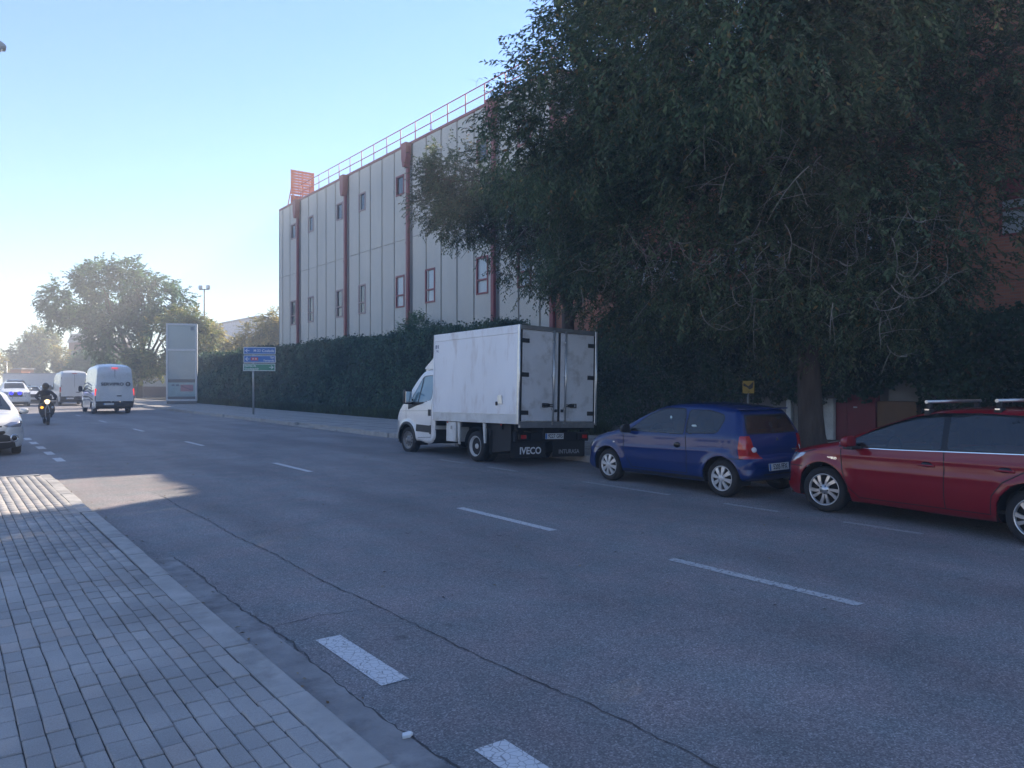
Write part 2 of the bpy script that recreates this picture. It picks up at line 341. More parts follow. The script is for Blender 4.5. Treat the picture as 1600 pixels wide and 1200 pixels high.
# ------------------------------------------------------------------ object helpers
def np_mesh(name, verts, quads=None, tris=None):
    me = bpy.data.meshes.new(name)
    verts = np.asarray(verts, dtype=np.float32)
    nq = 0 if quads is None else len(quads); ntr = 0 if tris is None else len(tris)
    li = np.concatenate(([np.asarray(quads, np.int32).ravel()] if nq else []) + ([np.asarray(tris, np.int32).ravel()] if ntr else []))
    st = np.concatenate((np.arange(nq) * 4, nq * 4 + np.arange(ntr) * 3)).astype(np.int32)
    me.vertices.add(len(verts)); me.vertices.foreach_set('co', verts.ravel())
    me.loops.add(len(li)); me.loops.foreach_set('vertex_index', li)
    me.polygons.add(nq + ntr); me.polygons.foreach_set('loop_start', st)
    me.update(calc_edges=True)
    me.validate()
    return me
def link(name, me, m=None, parent=None, loc=None):
    o = bpy.data.objects.new(name, me)
    if m is not None:
        ms = m if isinstance(m, (list, tuple)) else [m]
        if len(me.materials) == 0:
            for x in ms: me.materials.append(MATS[x] if isinstance(x, str) else x)
    col.objects.link(o)
    if parent is not None: o.parent = parent
    if loc is not None: o.location = loc
    return o
def props(o, label=None, cat=None, group=None, kind=None):
    if label: o['label'] = label
    if cat: o['category'] = cat
    if group: o['group'] = group
    if kind: o['kind'] = kind
    return o
def empty(name, loc, rz=0.0, label=None, cat=None, group=None, kind=None, rot=None):
    o = bpy.data.objects.new(name, None); col.objects.link(o)
    o.empty_display_size = 0.2
    o.location = loc; o.rotation_euler = rot if rot else (0, 0, rz)
    return props(o, label, cat, group, kind)

class MB:
    """collects shapes into one mesh"""
    def __init__(s): s.bm = bmesh.new()
    def box(s, x0, x1, y0, y1, z0, z1, bev=0.0, seg=1, M=None):
        b = bmesh.new()
        vs_ = [b.verts.new((x, y, z)) for x in (x0, x1) for y in (y0, y1) for z in (z0, z1)]
        for f in ((0, 1, 3, 2), (4, 6, 7, 5), (0, 4, 5, 1), (2, 3, 7, 6), (0, 2, 6, 4), (1, 5, 7, 3)): b.faces.new([vs_[i] for i in f])
        if bev > 0: bmesh.ops.bevel(b, geom=list(b.edges), offset=bev, segments=seg, affect='EDGES', profile=0.6)
        s._take(b, M); return s
    def _take(s, b, M=None):
        if M is not None: bmesh.ops.transform(b, matrix=M, verts=list(b.verts))
        mp = {v: s.bm.verts.new(v.co) for v in b.verts}
        for f in b.faces:
            try:
                g = s.bm.faces.new([mp[v] for v in f.verts]); g.smooth = f.smooth
            except ValueError: pass
        b.free()
    def tube(s, pts, r, n=8, smooth=True, cap=True):
        pts = [Vector(p) for p in pts]; rs = r if isinstance(r, (list, tuple)) else [r] * len(pts)
        prev = None; rings = []
        for i, p in enumerate(pts):
            d = (pts[min(i + 1, len(pts) - 1)] - pts[max(i - 1, 0)])
            if d.length < 1e-9: d = Vector((0, 0, 1))
            d.normalize()
            if prev is None:
                a = d.cross(Vector((0, 0, 1)))
                if a.length < 1e-3: a = d.cross(Vector((0, 1, 0)))
                a.normalize()
            else:
                a = prev - d * prev.dot(d); a.normalize()
            prev = a; b_ = d.cross(a)
            rings.append([s.bm.verts.new(p + (a * math.cos(2 * math.pi * k / n) + b_ * math.sin(2 * math.pi * k / n)) * rs[i]) for k in range(n)])
        for A, B in zip(rings, rings[1:]):
            for k in range(n):
                f = s.bm.faces.new((A[k], A[(k + 1) % n], B[(k + 1) % n], B[k])); f.smooth = smooth
        if cap:
            s.bm.faces.new(list(reversed(rings[0]))); s.bm.faces.new(rings[-1])
        return s
    def lathe(s, prof, n=32, axis='X', c=(0, 0, 0), smooth=True, closed=False):
        """prof: (along axis, radius)"""
        rings = []
        for a, r in prof:
            ring = []
            for k in range(n):
                t = 2 * math.pi * k / n
                q = (a, r * math.cos(t), r * math.sin(t)) if axis == 'X' else ((r * math.cos(t), a, r * math.sin(t)) if axis == 'Y' else (r * math.cos(t), r * math.sin(t), a))
                ring.append(s.bm.verts.new((q[0] + c[0], q[1] + c[1], q[2] + c[2])))
            rings.append(ring)
        for A, B in zip(rings, rings[1:]):
            for k in range(n):
                f = s.bm.faces.new((A[k], A[(k + 1) % n], B[(k + 1) % n], B[k])); f.smooth = smooth
        if closed:
            s.bm.faces.new(list(reversed(rings[0]))); s.bm.faces.new(rings[-1])
        return s
    def prism(s, poly, a0, a1, axis='X', bev=0.0):
        """extrude a polygon; axis X: poly in (y,z); Y: poly in (x,z); Z: poly in (x,y)"""
        def q(p, a): return (a, p[0], p[1]) if axis == 'X' else ((p[0], a, p[1]) if axis == 'Y' else (p[0], p[1], a))
        b = bmesh.new()
        A = [b.verts.new(q(p, a0)) for p in poly]; B = [b.verts.new(q(p, a1)) for p in poly]
        b.faces.new(list(reversed(A))); b.faces.new(B)
        for i in range(len(poly)):
            j = (i + 1) % len(poly); b.faces.new((A[i], A[j], B[j], B[i]))
        bmesh.ops.recalc_face_normals(b, faces=list(b.faces))
        if bev: bmesh.ops.bevel(b, geom=list(b.edges), offset=bev, segments=2, affect='EDGES')
        s._take(b); return s
    def face(s, pts):
        s.bm.faces.new([s.bm.verts.new(p) for p in pts]); return s
    def strip(s, left, right, smooth=True):
        A = [s.bm.verts.new(p) for p in left]; B = [s.bm.verts.new(p) for p in right]
        for i in range(len(A) - 1):
            f = s.bm.faces.new((A[i], A[i + 1], B[i + 1], B[i])); f.smooth = smooth
        return s
    def build(s, name, m, parent=None, loc=None, recalc=True):
        if recalc: bmesh.ops.recalc_face_normals(s.bm, faces=list(s.bm.faces))
        me = bpy.data.meshes.new(name); s.bm.to_mesh(me); s.bm.free()
        return link(name, me, m, parent, loc)

def text_mesh(body, size, align='CENTER', bold=0.0, sx=1.0):
    cu = bpy.data.curves.new('lettering', 'FONT'); cu.body = body; cu.size = size; cu.align_x = align; cu.align_y = 'CENTER'
    cu.offset = bold; cu.resolution_u = 3
    o = bpy.data.objects.new('lettering', cu); col.objects.link(o)
    dg = bpy.context.evaluated_depsgraph_get()
    me = bpy.data.meshes.new_from_object(o.evaluated_get(dg))
    bpy.data.objects.remove(o); 
    if sx != 1.0:
        for v in me.vertices: v.co.x *= sx
    return me
def lettering(body, size, M, m, parent, align='CENTER', bold=0.0, sx=1.0, name='lettering'):
    me = text_mesh(body, size, align, bold, sx)
    me.transform(M)
    me.materials.clear()
    return link(name, me, m, parent)
def face_mat(origin, right, up):
    r = Vector(right).normalized(); u = Vector(up).normalized(); n = r.cross(u)
    return Matrix(((r.x, u.x, n.x, origin[0]), (r.y, u.y, n.y, origin[1]), (r.z, u.z, n.z, origin[2]), (0, 0, 0, 1)))
# ------------------------------------------------------------------ vehicle bodies
def catmull(ctrl, step):
    c = np.array(ctrl, float); out = []
    for i in range(len(c) - 1):
        p0 = c[max(i - 1, 0)]; p1 = c[i]; p2 = c[i + 1]; p3 = c[min(i + 2, len(c) - 1)]
        l = np.hypot(*(p2 - p1)[:2]); n = max(2, int(l / step) + 1)
        # centripetal-like tangents keep short spans from overshooting
        l0 = max(np.hypot(*(p1 - p0)[:2]), 1e-6); l2 = max(np.hypot(*(p3 - p2)[:2]), 1e-6)
        m1 = ((p1 - p0) / l0 * l + (p2 - p1)) * 0.5 if i > 0 else (p2 - p1)
        m2 = ((p2 - p1) + (p3 - p2) / l2 * l) * 0.5 if i < len(c) - 2 else (p2 - p1)
        k = l0 / (l0 + l); k2 = l / (l + l2)
        m1 = ((p1 - p0) / l0 * (1 - k) + (p2 - p1) / l * k) * l if i > 0 else (p2 - p1)
        m2 = ((p2 - p1) / l * (1 - k2) + (p3 - p2) / l2 * k2) * l if i < len(c) - 2 else (p2 - p1)
        for t in np.linspace(0, 1, n, endpoint=False):
            out.append((2 * t**3 - 3 * t**2 + 1) * p1 + (t**3 - 2 * t**2 + t) * m1 + (-2 * t**3 + 3 * t**2) * p2 + (t**3 - t**2) * m2)
    out.append(c[-1]); out = np.array(out)
    for i in range(1, len(out)): out[i, 0] = min(out[i, 0], out[i - 1, 0] - 2e-4)
    return out
def in_poly(px, py, poly):
    poly = np.asarray(poly, float); ins = np.zeros(px.shape, bool); j = len(poly) - 1
    for i in range(len(poly)):
        xi, yi = poly[i]; xj, yj = poly[j]
        c = ((yi > py) != (yj > py))
        with np.errstate(divide='ignore', invalid='ignore'):
            ins ^= c & (px < (xj - xi) * (py - yi) / (yj - yi + 1e-30) + xi)
        j = i
    return ins
def snap_poly(a, b, polys, thr):
    best = np.full(a.shape, thr); na, nb = a.copy(), b.copy()
    for poly in polys:
        p = np.asarray(poly, float); q = np.roll(p, -1, 0)
        for (x0, y0), (x1, y1) in zip(p, q):
            dx, dy = x1 - x0, y1 - y0; l2 = dx * dx + dy * dy + 1e-12
            t = np.clip(((a - x0) * dx + (b - y0) * dy) / l2, 0, 1)
            cx, cy_ = x0 + t * dx, y0 + t * dy; d = np.hypot(a - cx, b - cy_); k = d < best
            best[k] = d[k]; na[k] = cx[k]; nb[k] = cy_[k]
    return na, nb
def circle_poly(y, z, r, n=48): return [(y + r * math.cos(2 * math.pi * k / n), z + r * math.sin(2 * math.pi * k / n)) for k in range(n)]
def grow(poly, d):
    c = np.mean(np.asarray(poly), 0); return [tuple(np.asarray(p) + (np.asarray(p) - c) / np.linalg.norm(np.asarray(p) - c) * d) for p in poly]
def round_poly(poly, r, n=4):
    out = []; m = len(poly)
    for i in range(m):
        p = Vector(poly[i]); a = Vector(poly[i - 1]); b = Vector(poly[(i + 1) % m])
        da = (a - p); db = (b - p); k = min(r, da.length * .45, db.length * .45)
        A = p + da.normalized() * k; B = p + db.normalized() * k
        for t in np.linspace(0, 1, n): out.append(tuple(A * (1 - t)**2 + p * 2 * t * (1 - t) + B * t * t))
    return out

class Shell:
    def __init__(s, sp, parent):
        s.sp = sp; s.parent = parent
        step = sp.get('step', 0.02)
        s.U = catmull(sp['U'], step); s.L = catmull(sp['L'], step)
        s.L = s.L[:, :2]
        yf = max(s.U[0, 0], s.L[0, 0]); yr = min(s.U[-1, 0], s.L[-1, 0])
        ys = np.unique(np.concatenate((s.U[:, 0], s.L[:, 0], np.arange(yr, yf, sp.get('ystep', step)))))[::-1]
        keep = [ys[0]]
        for y in ys[1:]:
            if keep[-1] - y > step * 0.02: keep.append(y)
        s.ys = np.array(keep)
        fine = catmull(sp['U'], step / 4); s.Uf = fine
        s.Lf = catmull(sp['L'], step / 4)
    def zU(s, y): return np.interp(y, s.U[::-1, 0], s.U[::-1, 1])
    def zL(s, y): return np.interp(y, s.L[::-1, 0], s.L[::-1, 1])
    def inset(s, y, z):
        """how far the skin has rounded in from the full width at this place of the side view"""
        sh = y.shape; Y = y.ravel(); Z = z.ravel(); out = np.zeros_like(Y)
        aL, bL = s.sp.get('aL', 0.06), s.sp.get('bL', 0.05)
        for k in range(0, len(Y), 4000):
            yy = Y[k:k + 4000, None]; zz = Z[k:k + 4000, None]
            d2 = (yy - s.Uf[None, :, 0])**2 + (zz - s.Uf[None, :, 1])**2
            j = d2.argmin(1); d = np.sqrt(d2[np.arange(len(j)), j])
            a = s.Uf[j, 2]; b = s.Uf[j, 3]
            q = np.clip(1 - np.where(d < 0.0025, 0, d) / a, 0, 1); out[k:k + 4000] += b * (1 - np.sqrt(np.maximum(0, 1 - q * q)))
            d2 = (yy - s.Lf[None, :, 0])**2 + (zz - s.Lf[None, :, 1])**2
            d = np.sqrt(d2.min(1)); q = np.clip(1 - np.where(d < 0.0025, 0, d) / aL, 0, 1)
            out[k:k + 4000] += bL * (1 - np.sqrt(np.maximum(0, 1 - q * q)))
        return out.reshape(sh)
    def Sx(s, y, z):
        y = np.atleast_1d(np.asarray(y, float)); z = np.atleast_1d(np.asarray(z, float))
        return s.sp['W'](y, z) - s.inset(y, z)
    def emit(s, P_, N_, region, names, sides, keyside=None):
        """split a grid of points into one mesh per part"""
        ny, nx = P_.shape[:2]
        idx = np.arange(ny * nx).reshape(ny, nx)
        q = np.stack((idx[:-1, :-1], idx[1:, :-1], idx[1:, 1:], idx[:-1, 1:]), -1).reshape(-1, 4)
        reg = region.ravel(); V = P_.reshape(-1, 3); NN = N_.reshape(-1, 3)
        for i, (nm, mt) in enumerate(names):
            if nm is None: continue
            f = q[reg == i]
            if not len(f): continue
            used, inv = np.unique(f.ravel(), return_inverse=True); f2 = inv.reshape(-1, 4)
            for sd in sides:
                v = V[used].copy(); n = NN[used].copy(); g = f2
                if sd < 0: v[:, 0] *= -1; n[:, 0] *= -1; g = f2[:, ::-1]
                s.parts.setdefault((nm, mt, (keyside[i] if keyside else sd) if nm not in s.single else 0), []).append((v, g, n))
    def run(s):
        sp = s.sp; s.parts = {}; s.single = set(sp.get('single', ('body', 'underbody', 'bumper', 'rear_bumper', 'window_seal')))
        ys = s.ys; nr = sp.get('rows', 80)
        u = np.linspace(0, 1, nr); t = 0.45 * u + 0.55 * np.sin(u * math.pi / 2)
        Y = np.repeat(ys[:, None], nr, 1); zu = s.zU(ys)[:, None]; zl = s.zL(ys)[:, None]
        Z = zl + (zu - zl) * t[None]
        polys = [circle_poly(*a) for a in sp.get('arches', [])]
        allp = polys + [p for _, _, p in sp['side'] if p is not None]
        thr = sp.get('snap', step_ := sp.get('step', 0.02) * 0.42)
        Y2, Z2 = snap_poly(Y, Z, allp, thr)
        Z2[:, -1] = Z[:, -1]; Y2[:, -1] = Y[:, -1]; Z2[:, 0] = Z[:, 0]; Y2[:, 0] = Y[:, 0]
        Y2[0] = Y[0]; Z2[0] = Z[0]; Y2[-1] = Y[-1]; Z2[-1] = Z[-1]
        Y, Z = Y2, Z2
        ins = s.inset(Y, Z)
        X = sp['W'](Y, Z) - ins
        Pm = np.stack((X, Y, Z), -1)
        N_ = np.cross(np.gradient(Pm, axis=1), np.gradient(Pm, axis=0)) 
        N_ /= np.linalg.norm(N_, axis=-1, keepdims=True) + 1e-12
        N_ = np.where((N_[..., :1] < -0.2), -N_, N_)
        cY = (Y[:-1, :-1] + Y[1:, :-1] + Y[1:, 1:] + Y[:-1, 1:]) / 4; cZ = (Z[:-1, :-1] + Z[1:, :-1] + Z[1:, 1:] + Z[:-1, 1:]) / 4
        names = [(None, None)]; reg = np.full(cY.shape, -1)
        for p in polys: reg[in_poly(cY, cZ, p) & (reg < 0)] = 0
        for nm, mt, p in sp['side']:
            names.append((nm, mt))
            k = (reg < 0) & (in_poly(cY, cZ, p) if p is not None else True); reg[k] = len(names) - 1
        s.emit(Pm, N_, reg, names, (1, -1))
        # the skin over the top, the nose and the tail, then the one underneath
        nx = sp.get('nx', 44)
        xi = np.sin(np.linspace(-1, 1, nx) * math.pi / 2 * 0.9) / math.sin(math.pi / 2 * 0.9)
        for which in ('U', 'L'):
            zz = s.zU(ys) if which == 'U' else s.zL(ys)
            if which == 'U':
                cc = np.interp(ys, s.U[::-1, 0], s.U[::-1, 4])
            else: cc = np.interp(ys, [ys[-1], ys[-1] + .3, ys[0] - .3, ys[0]], [s.U[-1, 4], 0, 0, s.U[0, 4]])
            e = sp['W'](ys, zz) - s.inset(ys, zz)
            dy = np.gradient(ys); dz = np.gradient(zz); l = np.hypot(dy, dz) + 1e-9
            nyv, nzv = (dz / l, -dy / l) if which == 'U' else (-dz / l, dy / l)
            if which == 'U': nyv, nzv = nyv, nzv
            bow = cc[:, None] * (1 - xi[None]**2)
            Xs = e[:, None] * xi[None]; Ys = ys[:, None] + nyv[:, None] * bow; Zs = zz[:, None] + nzv[:, None] * bow
            rules = sp['skin'] if which == 'U' else sp.get('skinL', [('underbody', 'dark_under', 'all', None)])
            for kind in ('front', 'rear', 'top'):
                pl = [p for _, _, k2, p in rules if k2 == kind and p is not None]
                if not pl: continue
                msk = (Ys > sp['yf']) if kind == 'front' else ((Ys < sp['yr']) if kind == 'rear' else np.ones_like(Ys, bool))
                msk = msk.copy(); msk[:, 0] = msk[:, -1] = False
                A, B = (Xs, Zs) if kind != 'top' else (Xs, Ys)
                a2, b2 = snap_poly(A, B, pl, thr)
                A[msk] = a2[msk]
                B[msk] = b2[msk]
            Pk = np.stack((Xs, Ys, Zs), -1)
            Nn = np.cross(np.gradient(Pk, axis=0), np.gradient(Pk, axis=1)); Nn /= np.linalg.norm(Nn, axis=-1, keepdims=True) + 1e-12
            ref = np.stack((np.zeros_like(nyv), nyv, nzv), -1)[:, None, :]
            sg = np.sign((Nn * ref).sum(-1, keepdims=True)); sg[sg == 0] = 1; Nn = Nn * sg
            f4 = lambda q: (q[:-1, :-1] + q[1:, :-1] + q[1:, 1:] + q[:-1, 1:]) / 4
            cx, cyy, cz = f4(Xs), f4(Ys), f4(Zs)
            reg = np.full(cx.shape, -1); names = []; ks = []
            for nm, mt, kind, p in rules:
                names.append((nm, mt)); k = reg < 0; mx_ = np.mean([q_[0] for q_ in p]) if p is not None else 0; ks.append(int(np.sign(mx_)) if abs(mx_) > .1 else 0)
                if kind == 'front': k &= (cyy > sp['yf'])
                elif kind == 'rear': k &= (cyy < sp['yr'])
                if p is not None: k &= in_poly(cx, cz if kind != 'top' else cyy, p)
                reg[k] = len(names) - 1
            # orient faces with the outward normal
            s.emit(Pk, Nn, reg, names, (1,), ks)
        out = {}
        for (nm, mt, sd), chunks in s.parts.items():
            vs_, fs, ns, off = [], [], [], 0
            for v, f, n in chunks:
                vs_.append(v); fs.append(f + off); ns.append(n); off += len(v)
            v = np.concatenate(vs_); f = np.concatenate(fs); n = np.concatenate(ns)
            fn = np.cross(v[f[:, 1]] - v[f[:, 0]], v[f[:, 2]] - v[f[:, 0]]) + np.cross(v[f[:, 2]] - v[f[:, 0]], v[f[:, 3]] - v[f[:, 0]])
            flip = (fn * n[f].sum(1)).sum(1) < 0; f[flip] = f[flip][:, ::-1]
            ar = np.linalg.norm(fn, axis=1); f = f[ar > 1e-10]
            if not len(f): continue
            me = bpy.data.meshes.new(nm)
            me.from_pydata(v.tolist(), [], f.tolist()); me.update()
            me.polygons.foreach_set('use_smooth', np.ones(len(me.polygons), bool))
            try: me.normals_split_custom_set_from_vertices(n.tolist())
            except Exception: pass
            o = link(nm, me, mt, s.parent); out.setdefault(nm, []).append(o)
        s.out = out
        return out
    # strips that follow the side of the body
    def strip(s, path, width, off, name, m, sides=(1, -1), parent=None, thick=True):
        pts = []
        for (y0, z0), (y1, z1) in zip(path, path[1:]):
            n = max(1, int(math.hypot(y1 - y0, z1 - z0) / 0.025))
            for k in range(n): pts.append((y0 + (y1 - y0) * k / n, z0 + (z1 - z0) * k / n))
        pts.append(path[-1]); pts = np.array(pts)
        d = np.gradient(pts, axis=0); d /= np.linalg.norm(d, axis=1, keepdims=True) + 1e-9
        w = np.asarray(width(np.linspace(0, 1, len(pts))) if callable(width) else [width] * len(pts))[:, None]
        A = pts + np.stack((-d[:, 1], d[:, 0]), 1) * w / 2; B = pts - np.stack((-d[:, 1], d[:, 0]), 1) * w / 2
        xa, xb = s.Sx(A[:, 0], A[:, 1]), s.Sx(B[:, 0], B[:, 1])
        for sd in sides:
            mb = MB()
            a = [(sd * (x + off), y, z) for x, (y, z) in zip(xa, A)]; b = [(sd * (x + off), y, z) for x, (y, z) in zip(xb, B)]
            mb.strip(a, b)
            if thick:
                a0 = [(sd * (x - .004), y, z) for x, (y, z) in zip(xa, A)]; b0 = [(sd * (x - .004), y, z) for x, (y, z) in zip(xb, B)]
                mb.strip(a0, a, False); mb.strip(b, b0, False)
            mb.build(name, m, parent or s.parent)

def arch_liner(parent, y, z, r, x_out, depth, sides=(1, -1), name='wheel_arch'):
    for sd in sides:
        mb = MB()
        ts = np.linspace(-0.25, math.pi + 0.25, 28)
        ring = lambda x, rr: [(sd * x, y + rr * math.cos(t), z + rr * math.sin(t)) for t in ts]
        mb.strip(ring(x_out - .012, r + .004), ring(x_out - depth, r + .004))
        for t0, t1 in zip(ts, ts[1:]):
            mb.face([(sd * (x_out - depth), y, z), (sd * (x_out - depth), y + r * math.cos(t0), z + r * math.sin(t0)), (sd * (x_out - depth), y + r * math.cos(t1), z + r * math.sin(t1))])
        mb.build(name, 'dark_under', parent)

def wheel(parent, x, y, z, r, w, style, sd, rim_r, steer=0.0):
    """x: outer face of the tyre on the side sd"""
    t = MB()
    prof = [(-w, rim_r), (-w, r - .03), (-w + .02, r - .008), (-w + .05, r), (-.05, r), (-.018, r - .010), (0.0, r - .035), (0.004, (r + rim_r) / 2), (-.006, rim_r + .012), (-.02, rim_r - .004)]
    t.lathe([(a, b) for a, b in prof], 40)
    for g in (-.35, 0.0, .35):
        pass
    tyre = t.build('wheel', 'tyre', parent)
    m = MB()
    d = MB()
    d.lathe([(-.055, rim_r * 1.0), (-.06, 0.002)], 32); d.lathe([(-w + .02, rim_r), (-.055, rim_r)], 32)
    back = d.build('rim_backing', 'dark_under' if style != 'steel' else 'dark_under', tyre)  # black backing disc: dark of the spoke openings put into its colour
    m.lathe([(-.03, rim_r - .012), (-.012, rim_r - .002), (-.002, rim_r + .004), (-.004, rim_r + .012), (-.02, rim_r + .012)], 40)
    def spoke(a, r0, r1, w0, w1, skew=0.0, x0=-.012, x1=-.012, th=.025):
        c0, s0 = math.cos(a), math.sin(a); c1, s1 = math.cos(a + skew), math.sin(a + skew)
        pts = []
        for (rr, ww, c, s_, xx) in ((r0, w0, c0, s0, x0), ((r0 + r1) / 2, (w0 + w1) / 2, math.cos(a + skew / 2), math.sin(a + skew / 2), (x0 + x1) / 2 + .004), (r1, w1, c1, s1, x1)):
            pts.append([(xx, rr * c - ww / 2 * s_, rr * s_ + ww / 2 * c), (xx, rr * c + ww / 2 * s_, rr * s_ - ww / 2 * c)])
        for A, B in zip(pts, pts[1:]):
            m.face([A[0], A[1], B[1], B[0]])
            for i in (0, 1):
                m.face([A[i], B[i], (B[i][0] - th, B[i][1], B[i][2]), (A[i][0] - th, A[i][1], A[i][2])])
    if style == 'cap8':
        for k in range(8): spoke(2 * math.pi * k / 8 + .2, .035, rim_r - .006, .030, .066, 0, .006, -.008)
        m.lathe([(-.02, .055), (.010, .052), (.014, .03), (.015, .001)], 24)
    elif style == 'twin10':
        for k in range(5):
            a = 2 * math.pi * k / 5 + .35
            spoke(a - .10, .04, rim_r - .006, .030, .050, -.22, -.004, -.010); spoke(a + .30, .04, rim_r - .006, .026, .044, -.10, -.008, -.012)
        m.lathe([(-.03, .07), (-.004, .066), (-.002, .032), (.004, .03), (.005, .001)], 24)
        hb = MB()
        for k in range(5):
            a = 2 * math.pi * k / 5 + .5; hb.lathe([(-.012, .008), (.001, .008), (.001, .001)], 8, c=(0, .052 * math.cos(a), .052 * math.sin(a)))
        hb.build('wheel_bolt', 'black_gloss', tyre)
    elif style == 'steel':
        m.lathe([(-.03, rim_r - .01), (-.05, rim_r * .72), (-.03, rim_r * .5), (-.03, rim_r * .34), (.02, rim_r * .30), (.03, rim_r * .12), (.03, .001)], 32)
        hb = MB()
        for k in range(10):
            a = 2 * math.pi * k / 10; hb.lathe([(-.052, .016), (-.032, .016), (-.031, .001)], 8, c=(0, rim_r * .62 * math.cos(a), rim_r * .62 * math.sin(a)))
        hb.build('vent_hole', 'black_rubber', tyre)
    elif style == 'dually':
        m.lathe([(-.015, rim_r - .01), (-.10, rim_r * .8), (-.115, rim_r * .45), (-.115, rim_r * .3), (-.04, rim_r * .26), (-.03, .001)], 32)
    else:
        for k in range(5): spoke(2 * math.pi * k / 5 + .3, .03, rim_r - .006, .05, .07)
        m.lathe([(-.02, .06), (.0, .055), (.002, .001)], 16)
    rim = m.build('rim', 'hubcap' if style == 'cap8' else ('alloy' if style in ('twin10', 'five') else ('steel_wheel' if style == 'steel' else 'truck_trim')), tyre)
    tyre.location = (sd * x, y, z)
    tyre.rotation_euler = (random.uniform(0, 6.28), 0, (0 if sd > 0 else math.pi) + steer)
    return tyre

def mirror(parent, sd, x, y, z, w, h, d, m, name='door_mirror', base=True):
    mb = MB()
    b = bmesh.new()
    bmesh.ops.create_uvsphere(b, u_segments=16, v_segments=10, radius=1)
    for v in b.verts:
        v.co.x = math.copysign(abs(v.co.x)**0.7, v.co.x); v.co.z = math.copysign(abs(v.co.z)**0.75, v.co.z)
        if v.co.y < 0: v.co.y *= 0.12
    for f in b.faces: f.smooth = True
    mb._take(b, Matrix.Translation((sd * (x + w / 2), y, z)) @ Matrix.Diagonal((w / 2, d, h / 2, 1)))
    o = mb.build(name, m, parent)
    if base:
        a = MB(); a.tube([(sd * (x - .08), y + .02, z - h * .42), (sd * (x + w * .35), y + .02, z - h * .30)], [.035, .028], 8); a.build('mirror_arm', 'black_plastic', o)
    return o

def plate(parent, body, x, y, z, w, h, n, up=(0, 0, 1), size=0.105):
    """a number plate facing n"""
    nv = Vector(n).normalized(); upv = Vector(up); r = upv.cross(nv).normalized(); u = nv.cross(r)
    M = face_mat((x, y, z), r, u)
    mb = MB(); mb.box(-w / 2, w / 2, -h / 2, h / 2, -.006, .004, .003, M=M); o = mb.build('number_plate', 'plate', parent)
    mb = MB(); mb.box(-w / 2, -w / 2 + .045, -h / 2 + .004, h / 2 - .004, .0042, .0052, M=M); mb.build('plate_band', 'sign_blue', o)
    if body: lettering(body, size, M @ Matrix.Translation((.022, 0, .0058)), 'black_ink', o, bold=.002, sx=0.86)
    return o

def mkW(hw, yf, yr, belt, tumble, peak=0.6, kf=.10, kr=.06, f0=.55, r0=.55, lean=.04, tuck=.05, arches=(), flare=.018, crease=None, tuckz=.5):
    def W(y, z):
        y = np.asarray(y, float); z = np.asarray(z, float)
        b = np.full(np.broadcast(y, z).shape, hw, float)
        b = b - kf * np.clip((y - (yf - f0)) / f0, 0, 1)**2 - kr * np.clip(((yr + r0) - y) / r0, 0, 1)**2
        zb = np.interp(y, [p[0] for p in belt], [p[1] for p in belt])
        b = b - lean * np.clip((z - peak) / 0.35, 0, 2)**1.5 * 1.0 - tumble * np.logaddexp(0, (z - zb) / .025) * .025
        b = b - tuck * np.clip((tuckz - z) / .3, 0, 1.2)**2
        for (ya, za, ra) in arches:
            rr = np.hypot(y - ya, z - za); b = b + flare * np.exp(-((rr - ra) / .07)**2) * (z < za + ra + .1)
        if crease:
            for (y0, z0, y1, z1, amp, wd) in crease:
                zc = z0 + (z1 - z0) * (y - y0) / (y1 - y0)
                fade = np.clip((y - min(y0, y1)) / .25, 0, 1) * np.clip((max(y0, y1) - y) / .25, 0, 1)
                b = b + amp * fade * np.exp(-np.abs((z - zc) / wd)**1.5)
        return b
    return W
def cabin(root, sx, yf, yb, yd, zt, w):
    for sd in (-1, 1):
        m = MB(); m.box(sd * sx - .24, sd * sx + .24, yf - .12, yf + .05, .35, zt - .12, .05, 2); m.box(sd * sx - .24, sd * sx + .24, yf, yf + .5, .35, .55, .05, 2); st = m.build('front_seat', 'cloth_black', root)
        m = MB(); m.box(sd * sx - .13, sd * sx + .13, yf - .13, yf - .03, zt - .10, zt + .10, .04, 2); m.build('headrest', 'cloth_black', st)
    m = MB(); m.box(-w + .1, w - .1, yb - .12, yb + .05, .35, zt - .10, .06, 2); m.box(-w + .1, w - .1, yb, yb + .5, .35, .55, .05, 2); m.build('rear_seat', 'cloth_black', root)
    m = MB(); m.box(-w + .04, w - .04, yd, yd + .35, .60, .90, .06, 2); m.build('dashboard', 'black_plastic', root)
    m = MB(); m.lathe([(-.015, .165), (0, .185), (.015, .165)], 20, 'Y', c=(-sx, yd - .12, .88)); m.build('steering_wheel', 'black_plastic', root)
    m = MB(); m.box(-w, w, yb - .5, yd + .3, .30, .34); m.build('floor_pan', 'dark_under', root)
